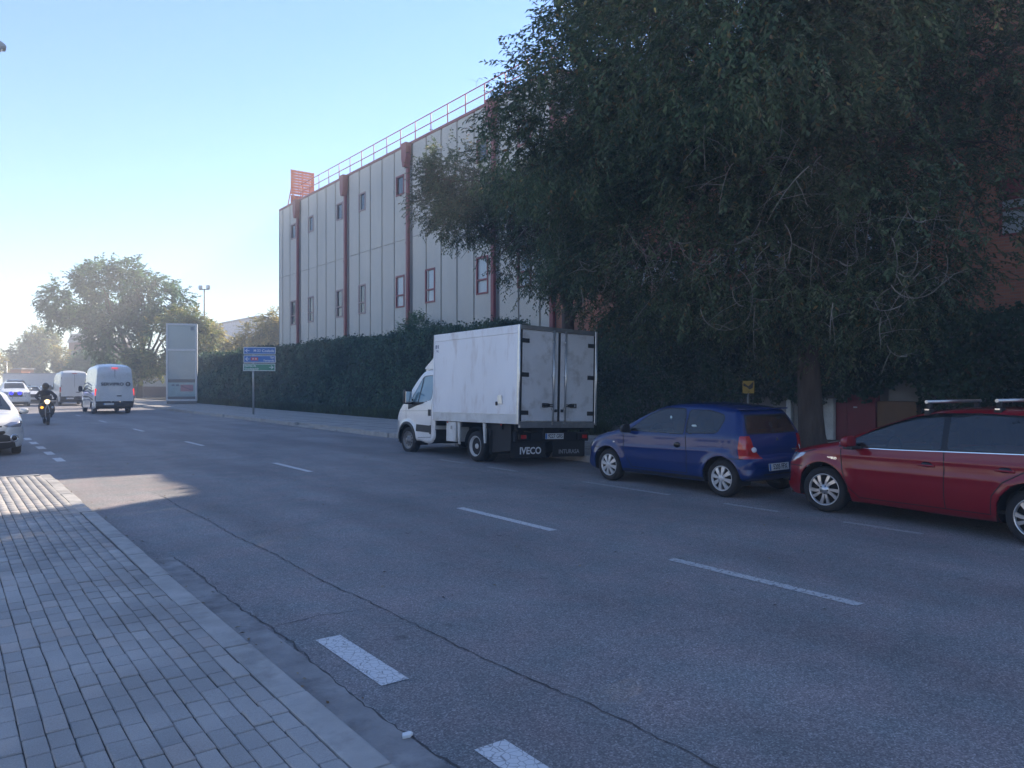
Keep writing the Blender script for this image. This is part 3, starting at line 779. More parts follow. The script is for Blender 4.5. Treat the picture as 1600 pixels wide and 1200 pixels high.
# ------------------------------------------------------------------ the blue three-door hatchback
def blue_hatchback(loc, rz):
    root = empty('parked_car', loc, rz, 'dark blue three door hatchback parked between the box truck and the red estate car', 'car', 'cars parked along the kerb')
    fa, ra, rw, AR = 1.236, -1.236, .285, .345
    arches = [(fa, .285, AR), (ra, .285, AR)]
    U = [(1.92, .47, .34, .24, .13), (1.905, .57, .32, .23, .12), (1.85, .66, .26, .20, .10), (1.72, .745, .16, .16, .07), (1.45, .835, .11, .13, .04), (1.15, .91, .09, .12, .03), (.98, .955, .08, .11, .03),
         (.80, 1.05, .07, .11, .05), (.42, 1.25, .07, .12, .05), (.18, 1.345, .08, .13, .035), (-.1, 1.39, .09, .14, .025), (-.5, 1.408, .09, .14, .02), (-.95, 1.395, .09, .14, .02), (-1.28, 1.355, .09, .13, .02), (-1.39, 1.325, .08, .11, .03),
         (-1.435, 1.27, .09, .10, .04), (-1.55, 1.03, .12, .09, .05), (-1.605, .90, .15, .10, .05), (-1.635, .76, .18, .12, .06), (-1.655, .62, .22, .14, .06), (-1.715, .58, .22, .14, .06), (-1.73, .46, .22, .14, .06)]
    L = [(1.92, .47), (1.90, .36), (1.85, .24), (1.74, .19), (1.45, .18), (.9, .19), (-.9, .20), (-1.4, .23), (-1.58, .27), (-1.70, .33), (-1.73, .46)]
    belt = [(-1.7, .95), (-1.2, .945), (.8, .895), (1.6, .87)]
    W = mkW(.82, 1.92, -1.73, belt, .36, peak=.62, kf=.09, kr=.05, arches=arches, flare=.022, lean=.03, tuck=.06, crease=[(1.0, .64, -1.5, .70, .008, .035)])
    dw = round_poly([(.755, .925), (.33, 1.225), (.05, 1.315), (-.36, 1.325), (-.425, 1.18), (-.47, .925)], .05)
    qw = round_poly([(-.535, .945), (-.47, 1.31), (-.85, 1.305), (-1.155, 1.255), (-1.20, 1.18), (-1.13, .975)], .06)
    door = round_poly([(.86, .86), (.70, .93), (.30, 1.27), (.05, 1.345), (-.40, 1.355), (-.475, 1.15), (-.53, .90), (-.57, .62), (-.56, .30), (.66, .30), (.83, .5)], .06)
    tail = [(-1.535, .945), (-1.70, .945), (-1.90, .605), (-1.545, .605), (-1.525, .75)]
    head = [(1.60, .715), (1.78, .70), (2.0, .53), (1.85, .545), (1.66, .60)]
    sp = dict(U=U, L=L, W=W, yf=1.2, yr=-1.3, step=.018, rows=84, nx=54, arches=arches, aL=.07, bL=.05,
        side=[('side_window', 'car_glass', dw), ('quarter_window', 'car_glass', qw), ('window_seal', 'black_rubber', grow(dw, .02)), ('window_seal', 'black_rubber', grow(qw, .018)),
              ('tail_light', 'tail_red', tail), ('headlight', 'lamp_glass', head), ('door', 'blue_paint', door), ('rear_bumper', 'blue_paint', [(-1.42, .60), (-2, .60), (-2, .1), (-1.2, .1), (-1.3, .4)]), ('body', 'blue_paint', None)],
        skinL=[('rear_bumper', 'blue_paint', 'rear', [(-1, .27), (1, .27), (1, .7), (-1, .7)]), ('bumper', 'blue_paint', 'front', [(-1, .25), (1, .25), (1, .7), (-1, .7)]), ('underbody', 'dark_under', 'all', None)],
        skin=[('rear_window', 'car_glass', 'rear', round_poly([(-.52, 1.24), (.52, 1.24), (.62, .985), (-.62, .985)], .06)),
              ('window_seal', 'black_rubber', 'rear', round_poly([(-.545, 1.262), (.545, 1.262), (.645, .965), (-.645, .965)], .06)),
              ('tail_light', 'tail_red', 'rear', [(.60, .945), (1, .945), (1, .605), (.44, .605), (.47, .66), (.57, .80)]), ('tail_light', 'tail_red', 'rear', [(-.60, .945), (-1, .945), (-1, .605), (-.44, .605), (-.47, .66), (-.57, .80)]),
              ('tailgate', 'blue_paint', 'rear', [(-.70, 1.30), (.70, 1.30), (.70, .605), (-.70, .605)]), ('rear_bumper', 'blue_paint', 'rear', [(-1, .605), (1, .605), (1, 0), (-1, 0)]),
              ('windscreen', 'car_glass', 'top', [(-.66, .93), (.66, .93), (.60, .20), (-.60, .20)]), ('bonnet', 'blue_paint', 'top', [(-.62, .99), (.62, .99), (.60, 1.76), (-.60, 1.76)]), ('body', 'blue_paint', 'all', None)])
    sh = Shell(sp, root); sh.run()
    for f, y in ((True, fa), (False, ra)):
        arch_liner(root, y, .285, AR, .80, .26)
        for sd in (1, -1): wheel(root, .80, y, .287, rw, .185, 'cap8', sd, .182, 0)
    seams = [[(.86, .86), (.835, .55), (.66, .305), (-.56, .305), (-.57, .62), (-.53, .90), (-.475, 1.15)], [(1.02, .935), (.86, .86)], [(-1.40, .605), (-1.60, .60)], [(1.62, .59), (1.42, .60)]]
    for q in seams: sh.strip(q, .012, .002, 'door_seam', 'black_rubber', thick=False)
    sh.strip([(.80, .505), (-.545, .50)], .055, .013, 'side_moulding', 'blue_paint'); sh.strip([(-.585, .50), (-.87, .50)], lambda t: .055 - .03 * t, .013, 'side_moulding', 'blue_paint')
    sh.strip([(.9, .235), (-.9, .25)], .05, .004, 'sill_trim', 'black_plastic', thick=False)
    sh.strip([(1.1, .71), (1.06, .71)], .022, .006, 'side_repeater', 'tail_clear')
    x = float(sh.Sx(-.36, .73)[0])
    for sd in (1, -1):
        m = MB(); m.lathe([(-.01, .052), (.006, .05), (.012, .035), (.013, .001)], 20, c=(0, 0, 0))
        o = m.build('door_handle', 'black_gloss', root); o.scale = (1, 1.35, .9); o.location = (sd * x, -.37, .745); o.rotation_euler = (0, 0, 0 if sd > 0 else math.pi)
        mirror(root, sd, .80, .70, .965, .19, .15, .10, 'black_plastic')
        m = MB(); y0 = -1.60
        xx = .585
        m.lathe([(-.004, .042), (.004, .040), (.007, .025), (.008, .001)], 20, 'Y'); o = m.build('reversing_light', 'tail_clear', root)
        o.location = (sd * .585, -1.675, .74); o.rotation_euler = (R(12), 0, sd * R(28) + math.pi)
    plate(root, '5205 FFX', -0.14, -1.80, .475, .50, .11, (0, -1, .1))
    m = MB(); m.box(-.5, .5, -1.795, -1.78, .36, .375, .004); m.build('bumper_groove', 'black_rubber', root)
    m = MB(); m.prism([(0, .05), (.035, 0), (0, -.05), (-.035, 0)], -.006, .006, 'Y'); m.build('badge', 'chrome', root, (0, -1.665, .86))
    m = MB(); m.box(.32, .48, -1.712, -1.69, .705, .722, .003); m.build('badge', 'chrome', root)
    m = MB(); m.tube([(.25, -1.565, 1.04), (0, -1.60, 1.03), (-.35, -1.575, 1.05)], .008, 6); m.build('rear_wiper', 'black_rubber', root)
    m = MB(); m.box(-.55, .55, -1.49, -1.34, 1.335, 1.352, .008, 2); m.build('roof_spoiler', 'blue_paint', root)
    m = MB(); m.tube([(.15, -.9, 1.41), (.15, -1.05, 1.62)], [.006, .003], 6); m.build('aerial', 'black_rubber', root)
    m = MB(); m.tube([(.45, -1.45, .24), (.45, -1.70, .23)], .025, 10); m.build('exhaust', 'steel', root)
    for (yy, zz, rr) in ((-.12, 1.17, .035), (-.66, 1.06, .05)):
        xx = float(sh.Sx(yy, zz)[0]) + .002; m = MB()
        m.prism([(rr * .6 * math.cos(a), rr * math.sin(a)) for a in np.linspace(0, 6.28, 14)[:-1]] if rr < .04 else [(-.05, -.012), (.01, -.022), (.06, .0), (.04, .02), (-.03, .022)], -.001, .001, 'X')
        m.build('window_sticker', 'sticker', root, (-xx - .001, yy, zz))
    cabin(root, .36, .05, -.95, .62, 1.02, .74)
    return root

# ------------------------------------------------------------------ the red estate car
def red_estate(loc, rz):
    root = empty('parked_car', loc, rz, 'shiny dark red estate car with silver roof bars parked behind the blue hatchback', 'car', 'cars parked along the kerb')
    fa, ra, AR = 1.30, -1.30, .382
    arches = [(fa, .305, AR), (ra, .305, AR)]
    U = [(2.10, .50, .44, .34, .10), (2.085, .60, .42, .33, .10), (2.03, .70, .36, .30, .08), (1.92, .775, .24, .22, .06), (1.65, .86, .13, .15, .045), (1.30, .935, .09, .12, .03), (1.12, .975, .08, .11, .03),
         (.95, 1.05, .07, .11, .05), (.50, 1.235, .07, .12, .05), (.10, 1.375, .08, .13, .035), (-.15, 1.415, .09, .14, .025), (-.6, 1.445, .09, .14, .02), (-1.1, 1.44, .09, .14, .02), (-1.7, 1.40, .09, .13, .02), (-2.05, 1.355, .09, .12, .03),
         (-2.12, 1.30, .09, .10, .04), (-2.30, 1.02, .12, .10, .05), (-2.36, .90, .16, .12, .07), (-2.38, .70, .22, .16, .10), (-2.40, .58, .24, .16, .10), (-2.41, .47, .24, .16, .10)]
    L = [(2.10, .50), (2.085, .38), (2.04, .25), (1.95, .19), (1.7, .175), (.9, .185), (-.9, .195), (-1.7, .23), (-2.2, .28), (-2.38, .34), (-2.41, .47)]
    belt = [(-2.4, 1.09), (-1.6, 1.035), (.9, .905), (1.8, .86)]
    W = mkW(.865, 2.10, -2.41, belt, .38, peak=.66, kf=.12, kr=.06, f0=.7, arches=arches, flare=.024, lean=.035, tuck=.075, tuckz=.58, crease=[(1.05, .635, -1.2, .66, .012, .05), (1.2, .80, -2.3, .86, .008, .03)])
    dw = round_poly([(1.03, .925), (.55, 1.16), (.15, 1.305), (-.10, 1.355), (-.22, 1.365), (-.30, .965), (.3, .94)], .035)
    rw_ = round_poly([(-.37, .97), (-.30, 1.37), (-.75, 1.375), (-1.12, 1.355), (-1.28, 1.00)], .035)
    qw = round_poly([(-1.33, 1.005), (-1.18, 1.352), (-1.75, 1.315), (-2.03, 1.25), (-1.90, 1.17), (-1.55, 1.04)], .035)
    fd = [(1.03, .885), (.93, .985), (.42, 1.225), (.05, 1.355), (-.10, 1.385), (-.285, 1.395), (-.335, .95), (-.355, .68), (-.33, .275), (.80, .26), (.92, .40), (1.0, .65)]
    rd = [(-.335, .95), (-.285, 1.395), (-.75, 1.405), (-1.16, 1.385), (-1.31, .95), (-1.26, .82), (-1.0, .66), (-.88, .50), (-.84, .28), (-.33, .275), (-.355, .68)]
    head = [(1.58, .79), (1.86, .77), (2.06, .68), (2.2, .60), (1.94, .61), (1.80, .66), (1.62, .745)]
    fog = [(1.96, .42), (2.05, .46), (2.2, .40), (2.1, .33), (1.97, .35)]
    tail = [(-2.0, .93), (-2.5, .95), (-2.5, .78), (-2.15, .78)]
    sp = dict(U=U, L=L, W=W, yf=1.6, yr=-1.9, step=.017, rows=90, nx=50, arches=arches, aL=.08, bL=.06,
        side=[('front_window', 'car_glass', dw), ('rear_window', 'car_glass', rw_), ('quarter_window', 'car_glass', qw)] +
             [('window_seal', 'black_gloss', round_poly([(1.09, .905), (.55, 1.19), (.15, 1.33), (-.10, 1.38), (-.6, 1.398), (-1.12, 1.385), (-1.75, 1.335), (-2.08, 1.26), (-1.93, 1.15), (-1.55, 1.015), (-1.3, .98), (.3, .918)], .03)),
              ('headlight', 'lamp_glass', head), ('fog_light_surround', 'chrome', fog), ('tail_light', 'tail_red', tail), ('front_door', 'red_paint', fd), ('rear_door', 'red_paint', rd), ('body', 'red_paint', None)],
        skinL=[('rear_bumper', 'red_paint', 'rear', [(-1, .28), (1, .28), (1, .7), (-1, .7)]), ('lower_grille', 'black_gloss', 'front', [(-.50, .48), (.50, .48), (.44, .25), (-.44, .25)]), ('bumper', 'red_paint', 'front', [(-1, .2), (1, .2), (1, .7), (-1, .7)]), ('underbody', 'dark_under', 'all', None)],
        skin=[('grille', 'black_gloss', 'front', [(-.5, .66), (.5, .66), (.42, .60), (-.42, .60)]), ('lower_grille', 'black_gloss', 'front', [(-.55, .44), (.55, .44), (.48, .24), (-.48, .24)]),
              ('headlight', 'lamp_glass', 'front', [(.42, .67), (1, .80), (1, .62), (.55, .60)]), ('headlight', 'lamp_glass', 'front', [(-.42, .67), (-1, .80), (-1, .62), (-.55, .60)]),
              ('windscreen', 'car_glass', 'top', [(-.68, 1.07), (.68, 1.07), (.60, .10), (-.60, .10)]), ('bonnet', 'red_paint', 'top', [(-.64, 1.13), (.64, 1.13), (.58, 2.05), (-.58, 2.05)]),
              ('tailgate_window', 'car_glass', 'rear', [(-.55, 1.28), (.55, 1.28), (.64, 1.03), (-.64, 1.03)]), ('body', 'red_paint', 'all', None)])
    sh = Shell(sp, root); sh.run()
    for f, y in ((True, fa), (False, ra)):
        arch_liner(root, y, .305, AR, .845, .28)
        for sd in (1, -1): wheel(root, .835, y, .308, .308, .205, 'twin10', sd, .203, R(9) if f else 0)
    for q in ([(1.03, .885), (1.0, .65), (.92, .40), (.80, .26), (-.33, .275), (-.355, .68), (-.335, .95)], [(-1.31, .945), (-1.26, .82), (-1.0, .66), (-.88, .50), (-.84, .28), (-.33, .275)], [(1.42, .845), (1.62, .79)], [(1.63, .60), (2.02, .60)]):
        sh.strip(q, .012, .002, 'door_seam', 'black_rubber', thick=False)
    sh.strip([(.95, .905), (.3, .920), (-1.29, .982), (-1.55, 1.02), (-1.92, 1.155)], .010, .005, 'chrome_trim', 'chrome', thick=False)
    for yy, zz in ((-.14, .765), (-1.02, .785)):
        x = float(sh.Sx(yy, zz)[0])
        for sd in (1, -1):
            m = MB(); m.lathe([(-.012, .075), (.002, .072), (.003, .001)], 20); o = m.build('handle_recess', 'black_gloss', root); o.scale = (1, 1, .66); o.location = (sd * (x - .001), yy, zz); o.rotation_euler = (0, 0, 0 if sd > 0 else math.pi)
            m = MB(); m.box(-.01, .018, -.10, .11, -.013, .013, .009, 2); o = m.build('door_handle', 'red_paint', root); o.location = (sd * (x + .006), yy, zz)
    for sd in (1, -1):
        o = mirror(root, sd, .85, .80, .985, .22, .17, .13, 'red_paint')
        m = MB(); m.box(sd * .85, sd * 1.05, .72, .86, .895, .935, .015, 2); m.build('mirror_base', 'black_plastic', o)
        m = MB(); m.box(sd * .98 - .05, sd * .98 + .05, .90, .92, .965, .98, .004); m.build('mirror_repeater', 'tail_clear', o)
        m = MB()  # the roof bars stand on feet near the gutters
    for yy, zt in ((.02, 1.40), (-.80, 1.43)):
        m = MB(); m.tube([(-.60, yy, zt + .115), (.60, yy, zt + .115)], [.021, .021], 10)
        bar = m.build('roof_bar', 'aluminium', root); bar.scale = (1, 1, 1)
        for sd in (1, -1):
            m = MB(); m.box(sd * .53 - .05, sd * .53 + .05, yy - .045, yy + .045, zt - .06, zt + .03, .02, 2); m.box(sd * .53 - .025, sd * .53 + .025, yy - .03, yy + .03, zt + .03, zt + .105, .008); m.build('bar_foot', 'black_plastic', bar)
            m = MB(); m.box(sd * .585 - .006, sd * .585 + .004, yy - .028, yy + .028, zt + .01, zt + .03, .002); m.build('foot_lock', 'chrome', bar)
    x = float(sh.Sx(1.14, .745)[0])
    lettering('HYBRID', .042, face_mat((-x - .003, 1.15, .748), (0, -1, 0), (.1, 0, 1)), 'chrome', root, bold=.0015)
    m = MB(); m.tube([(-.62, 1.98, .19), (-.3, 2.08, .20), (.3, 2.08, .20), (.62, 1.98, .19)], .02, 6); m.build('front_lip', 'black_plastic', root)
    plate(root, '', 0, 2.205, .40, .50, .11, (0, 1, 0))
    cabin(root, .38, -.05, -1.15, .70, 1.06, .76)
    return root

# ------------------------------------------------------------------ other cars on the street, one builder for all
def hatch(loc, rz, paint, label, group, L_=4.0, H=1.47, W_=.87, face='hatch', lit=False, tail_lit=False, step=.035, suv=0.0, name='car', steer=0.0):
    root = empty(name, loc, rz, label, 'car', group)
    s = L_ / 4.0; h = H / 1.47; zf = suv
    fa, ra = 1.25 * s, -1.27 * s; wr = .30 + .05 * (suv > 0); AR = wr + .06
    arches = [(fa, wr, AR), (ra, wr, AR)]
    def q(y, z, a, b, c): return (y * s, z * h + (zf if .3 < z < 1.0 else zf * .5), a, b, c)
    U = [q(2.0, .50, .42, .30, .15), q(1.985, .60, .40, .28, .14), q(1.93, .72, .32, .24, .11), q(1.78, .82, .18, .18, .06), q(1.45, .91, .11, .13, .04), q(1.05, .985, .08, .11, .03), q(.85, 1.07, .07, .11, .05), q(.40, 1.30, .07, .12, .05), q(.12, 1.41, .08, .13, .03),
         q(-.2, 1.455, .09, .14, .02), q(-.8, 1.465, .09, .14, .02), q(-1.4, 1.42, .09, .13, .02), q(-1.62, 1.37, .09, .11, .03), q(-1.78, 1.08, .12, .1, .05), q(-1.88, .92, .15, .12, .07), q(-1.93, .72, .2, .14, .1), q(-1.98, .60, .22, .14, .1), q(-2.0, .48, .22, .14, .1)]
    L = [(2.0 * s, .50 * h + zf), (1.98 * s, .36), (1.9 * s, .22), (1.7 * s, .19), (.9 * s, .2), (-.9 * s, .2), (-1.7 * s, .24), (-1.93 * s, .32), (-2.0 * s, .48 * h + zf)]
    belt = [(-2 * s, 1.0 * h + zf), (1.0 * s, .93 * h + zf), (2 * s, .9 * h + zf)]
    W = mkW(W_, 2.0 * s, -2.0 * s, belt, .36, peak=.62 * h + zf, kf=.09, kr=.06, arches=arches, flare=.02, lean=.03, tuck=.06)
    zb = .95 * h + zf
    sw = round_poly([(.82 * s, zb), (.35 * s, 1.27 * h), (.05 * s, 1.37 * h), (-1.0 * s, 1.385 * h), (-1.5 * s, 1.31 * h), (-1.35 * s, zb + .05)], .05)
    sk = [('windscreen', 'car_glass', 'top', [(-.66, .96 * s), (.66, .96 * s), (.60, .12 * s), (-.60, .12 * s)]),
          ('bonnet', paint, 'top', [(-.66, 1.04 * s), (.66, 1.04 * s), (.62, 1.74 * s), (-.62, 1.74 * s)])]
    zz = lambda z: z * h + zf
    if face == 'hatch':
        sk += [('headlight', 'lamp_glass', 'front', [(k * .44, zz(.70)), (k * .60, zz(.78)), (k * .95, zz(.82)), (k * .95, zz(.66)), (k * .55, zz(.645))]) for k in (1, -1)]
        sk += [('grille', 'black_gloss', 'front', [(-.42, zz(.70)), (.42, zz(.70)), (.40, zz(.665)), (-.40, zz(.665))]), ('lower_grille', 'black_plastic', 'front', [(-.46, zz(.58)), (.46, zz(.58)), (.62, zz(.33)), (-.62, zz(.33))]),
               ('bumper_trim', 'black_plastic', 'front', [(-1, zz(.32)), (1, zz(.32)), (1, 0), (-1, 0)])]
    else:
        sk += [('headlight', 'headlamp_lit' if lit else 'lamp_glass', 'front', [(k * .46, zz(.78)), (k * .95, zz(.80)), (k * .95, zz(.66)), (k * .50, zz(.64))]) for k in (1, -1)]
        sk += [('grille', 'black_gloss', 'front', [(-.44, zz(.80)), (.44, zz(.80)), (.40, zz(.50)), (-.40, zz(.50))]), ('bumper_trim', 'black_plastic', 'front', [(-.8, zz(.42)), (.8, zz(.42)), (.8, .1), (-.8, .1)])]
    tl = 'tail_red_lit' if tail_lit else 'tail_red'
    sk += [('rear_window', 'car_glass', 'rear', [(-.55, zz(1.34)), (.55, zz(1.34)), (.62, zz(1.06)), (-.62, zz(1.06))])]
    sk += [('tail_light', tl, 'rear', [(k * .50, zz(.95)), (k * .95, zz(.98)), (k * .95, zz(.72)), (k * .52, zz(.74))]) for k in (1, -1)]
    sk += [('body', paint, 'all', None)]
    sp = dict(U=U, L=L, W=W, yf=1.3 * s, yr=-1.4 * s, step=step, rows=50, nx=44, arches=arches,
        side=[('side_window', 'car_glass', sw), ('headlight', 'lamp_glass' if not lit else 'headlamp_lit', [(1.62 * s, zz(.80)), (1.9 * s, zz(.77)), (2.1 * s, zz(.66)), (1.8 * s, zz(.66))]),
              ('tail_light', tl, [(-1.72 * s, zz(.96)), (-2.1 * s, zz(.96)), (-2.1 * s, zz(.72)), (-1.86 * s, zz(.72))]), ('body', paint, None)],
        skin=sk, single=('body', 'underbody', 'window_seal', 'bumper_trim', 'rear_bumper', 'bumper'), skinL=[('rear_bumper', paint, 'rear', [(-1, .30), (1, .30), (1, .9), (-1, .9)])] + ([('lower_grille', 'black_plastic', 'front', [(-.55, zz(.6)), (.55, zz(.6)), (.62, zz(.33)), (-.62, zz(.33))])] if face == 'hatch' else []) + [('bumper_trim', 'black_plastic', 'front', [(-1, .33), (1, .33), (1, 0), (-1, 0)]), ('bumper', paint, 'front', [(-1, .2), (1, .2), (1, .9), (-1, .9)]), ('underbody', 'dark_under', 'all', None)])
    sh = Shell(sp, root); sh.run()
    for y in (fa, ra):
        arch_liner(root, y, wr, AR, W_ - .02, .26)
        for sd in (1, -1): wheel(root, W_ - .02, y, wr, wr, .20, 'five', sd, wr * .66, steer if y > 0 else 0)
    for sd in (1, -1): mirror(root, sd, W_ - .03, .80 * s, zz(1.0), .21, .15, .10, paint)
    sh.strip([(-.2 * s, zb), (-.25 * s, 1.38 * h)], .07, .003, 'door_pillar', 'black_gloss', thick=False)
    plate(root, '', 0, 2.0 * s + .145, zz(.44), .5, .11, (0, 1, 0)); plate(root, '', 0, -2.0 * s - .1, zz(.50), .5, .11, (0, -1, 0))
    return root, sh, s, h, zf

# ------------------------------------------------------------------ panel vans seen from behind
def panel_van(loc, rz, paint, label, group, L_=5.6, H=2.62, W_=1.0, lit=True, graphics=False, body_text=None):
    root = empty('panel_van', loc, rz, label, 'van', group)
    yf, yr = L_ * .5, -L_ * .5
    fa, ra, wr = yf - .95, yr + 1.15, .345; AR = .41
    arches = [(fa, wr, AR), (ra, wr, AR)]
    U = [(yf, .62, .45, .30, .15), (yf - .03, .80, .40, .28, .13), (yf - .12, .98, .3, .24, .1), (yf - .55, 1.20, .16, .18, .05), (yf - .85, 1.32, .12, .16, .05), (yf - 1.1, 1.55, .10, .16, .06), (yf - 1.75, 2.28, .10, .18, .06), (yf - 2.05, H - .1, .14, .2, .05),
         (yf - 2.5, H, .20, .18, .04), (0, H + .01, .22, .18, .04), (yr + .25, H - .02, .22, .18, .04), (yr + .10, H - .06, .20, .17, .03), (yr + .03, H - .20, .10, .09, .02), (yr + .01, 1.5, .08, .06, .02), (yr, .75, .08, .06, .02), (yr - .005, .60, .08, .06, .02)]
    L = [(yf, .62), (yf - .02, .40), (yf - .15, .26), (yf - .5, .25), (0, .30), (yr + .5, .32), (yr + .06, .40), (yr - .005, .60)]
    belt = [(yr, 1.3), (yf, 1.25)]
    W = mkW(W_, yf, yr, belt, .09, peak=1.0, kf=.12, kr=.02, f0=.9, r0=.3, arches=arches, flare=.02, lean=.008, tuck=.03)
    win = round_poly([(yf - .95, 1.28), (yf - 1.55, 1.98), (yf - 1.9, 2.0), (yf - 1.95, 1.22), (yf - 1.2, 1.2)], .06)
    tl = 'tail_red_lit' if lit else 'tail_red'
    sk = [('rear_door', paint, 'rear', [(-.80, H - .15), (0, H - .15), (0, .62), (-.80, .62)]), ('rear_door', paint, 'rear', [(0, H - .15), (.80, H - .15), (.80, .62), (0, .62)]),
          ('windscreen', 'car_glass', 'top', [(-.78, yf - .86), (.78, yf - .86), (.72, yf - 1.74), (-.72, yf - 1.74)]), ('grille', 'black_plastic', 'front', [(-.6, .95), (.6, .95), (.55, .6), (-.55, .6)]), ('body', paint, 'all', None)]
    sp = dict(U=U, L=L, W=W, yf=yf - .6, yr=yr + .3, step=.05, rows=56, nx=40, arches=arches,
        side=[('side_window', 'car_glass', win), ('headlight', 'lamp_glass', [(yf - .5, 1.12), (yf, .95), (yf, .75), (yf - .3, .8)]), ('body', paint, None)], skin=sk, single=('body', 'underbody', 'door_seam'))
    sh = Shell(sp, root); sh.run()
    for y in (fa, ra):
        arch_liner(root, y, wr, AR, W_ - .03, .3)
        for sd in (1, -1): wheel(root, W_ - .03, y, wr, wr, .215, 'steel', sd, .21)
    for sd in (1, -1):
        m = MB(); m.box(sd * .935 - .058, sd * .935 + .058, yr - .035, yr + .04, 1.02, 1.42, .03, 3); m.build('tail_light', tl, root)
        m = MB(); m.box(sd * .935 - .055, sd * .935 + .055, yr - .03, yr + .04, .70, 1.01, .025, 2); m.build('light_trim', 'black_gloss', root)
        mirror(root, sd, W_ + .02, yf - 1.15, 1.38, .22, .36, .12, 'black_plastic')
        for zz in (.9, 1.5, 2.1):
            m = MB(); m.box(sd * .86 - .035, sd * .86 + .035, yr - .03, yr, zz - .04, zz + .04, .01); m.build('door_hinge', 'black_plastic', root)
    m = MB(); m.box(-.008, .008, yr - .045, yr, .64, H - .2); m.build('door_seam', 'black_rubber', root)
    m = MB(); m.box(-.93, .93, yr - .12, yr + .05, .44, .66, .03, 2); m.build('rear_bumper', 'black_plastic', root)
    m = MB(); m.box(.10, .34, yr - .075, yr - .01, .98, 1.04, .01); m.build('door_handle', 'black_plastic', root)
    m = MB(); m.box(-.16, .16, yr - .035, yr + .03, H - .13, H - .09, .01); m.build('brake_light', 'tail_red_lit' if lit else 'tail_red', root)
    m = MB(); m.box(-.7, .7, yr + .3, yr + .5, .28, .38, .02); m.tube([(.35, yr + .1, .3), (.35, yr + .8, .32)], .04, 8); m.build('rear_axle', 'dark_under', root)
    plate(root, '', -.32, yr - .125, .56, .52, .11, (0, -1, 0))
    if body_text:
        lettering(body_text, .235, face_mat((-.13, yr - .085, 1.66), (1, 0, 0), (0, 0, 1)), 'black_ink', root, bold=.006, sx=1.12)
        m = MB(); m.lathe([(-.004, .125), (.002, .125), (.002, .075), (-.004, .075)], 24, 'Y'); m.box(-.02, .12, -.004, .002, -.02, .02); m.build('logo', 'black_ink', root, (.66, yr - .08, 1.67))
    if graphics:
        for k in range(7):
            z0 = .62 + k * .16; m = MB()
            sh.strip([(yr + .5 + .12 * k, z0), (yr + 1.9 + .2 * k, z0 + .16), (yf - 1.3, z0 + .10 + .05 * math.sin(k))], lambda t, k=k: .05 + .06 * np.abs(np.sin(t * 5 + k)), .003, 'side_graphic', ['blue_ink', 'black_ink', 'grey_ink'][k % 3], thick=False)
    return root

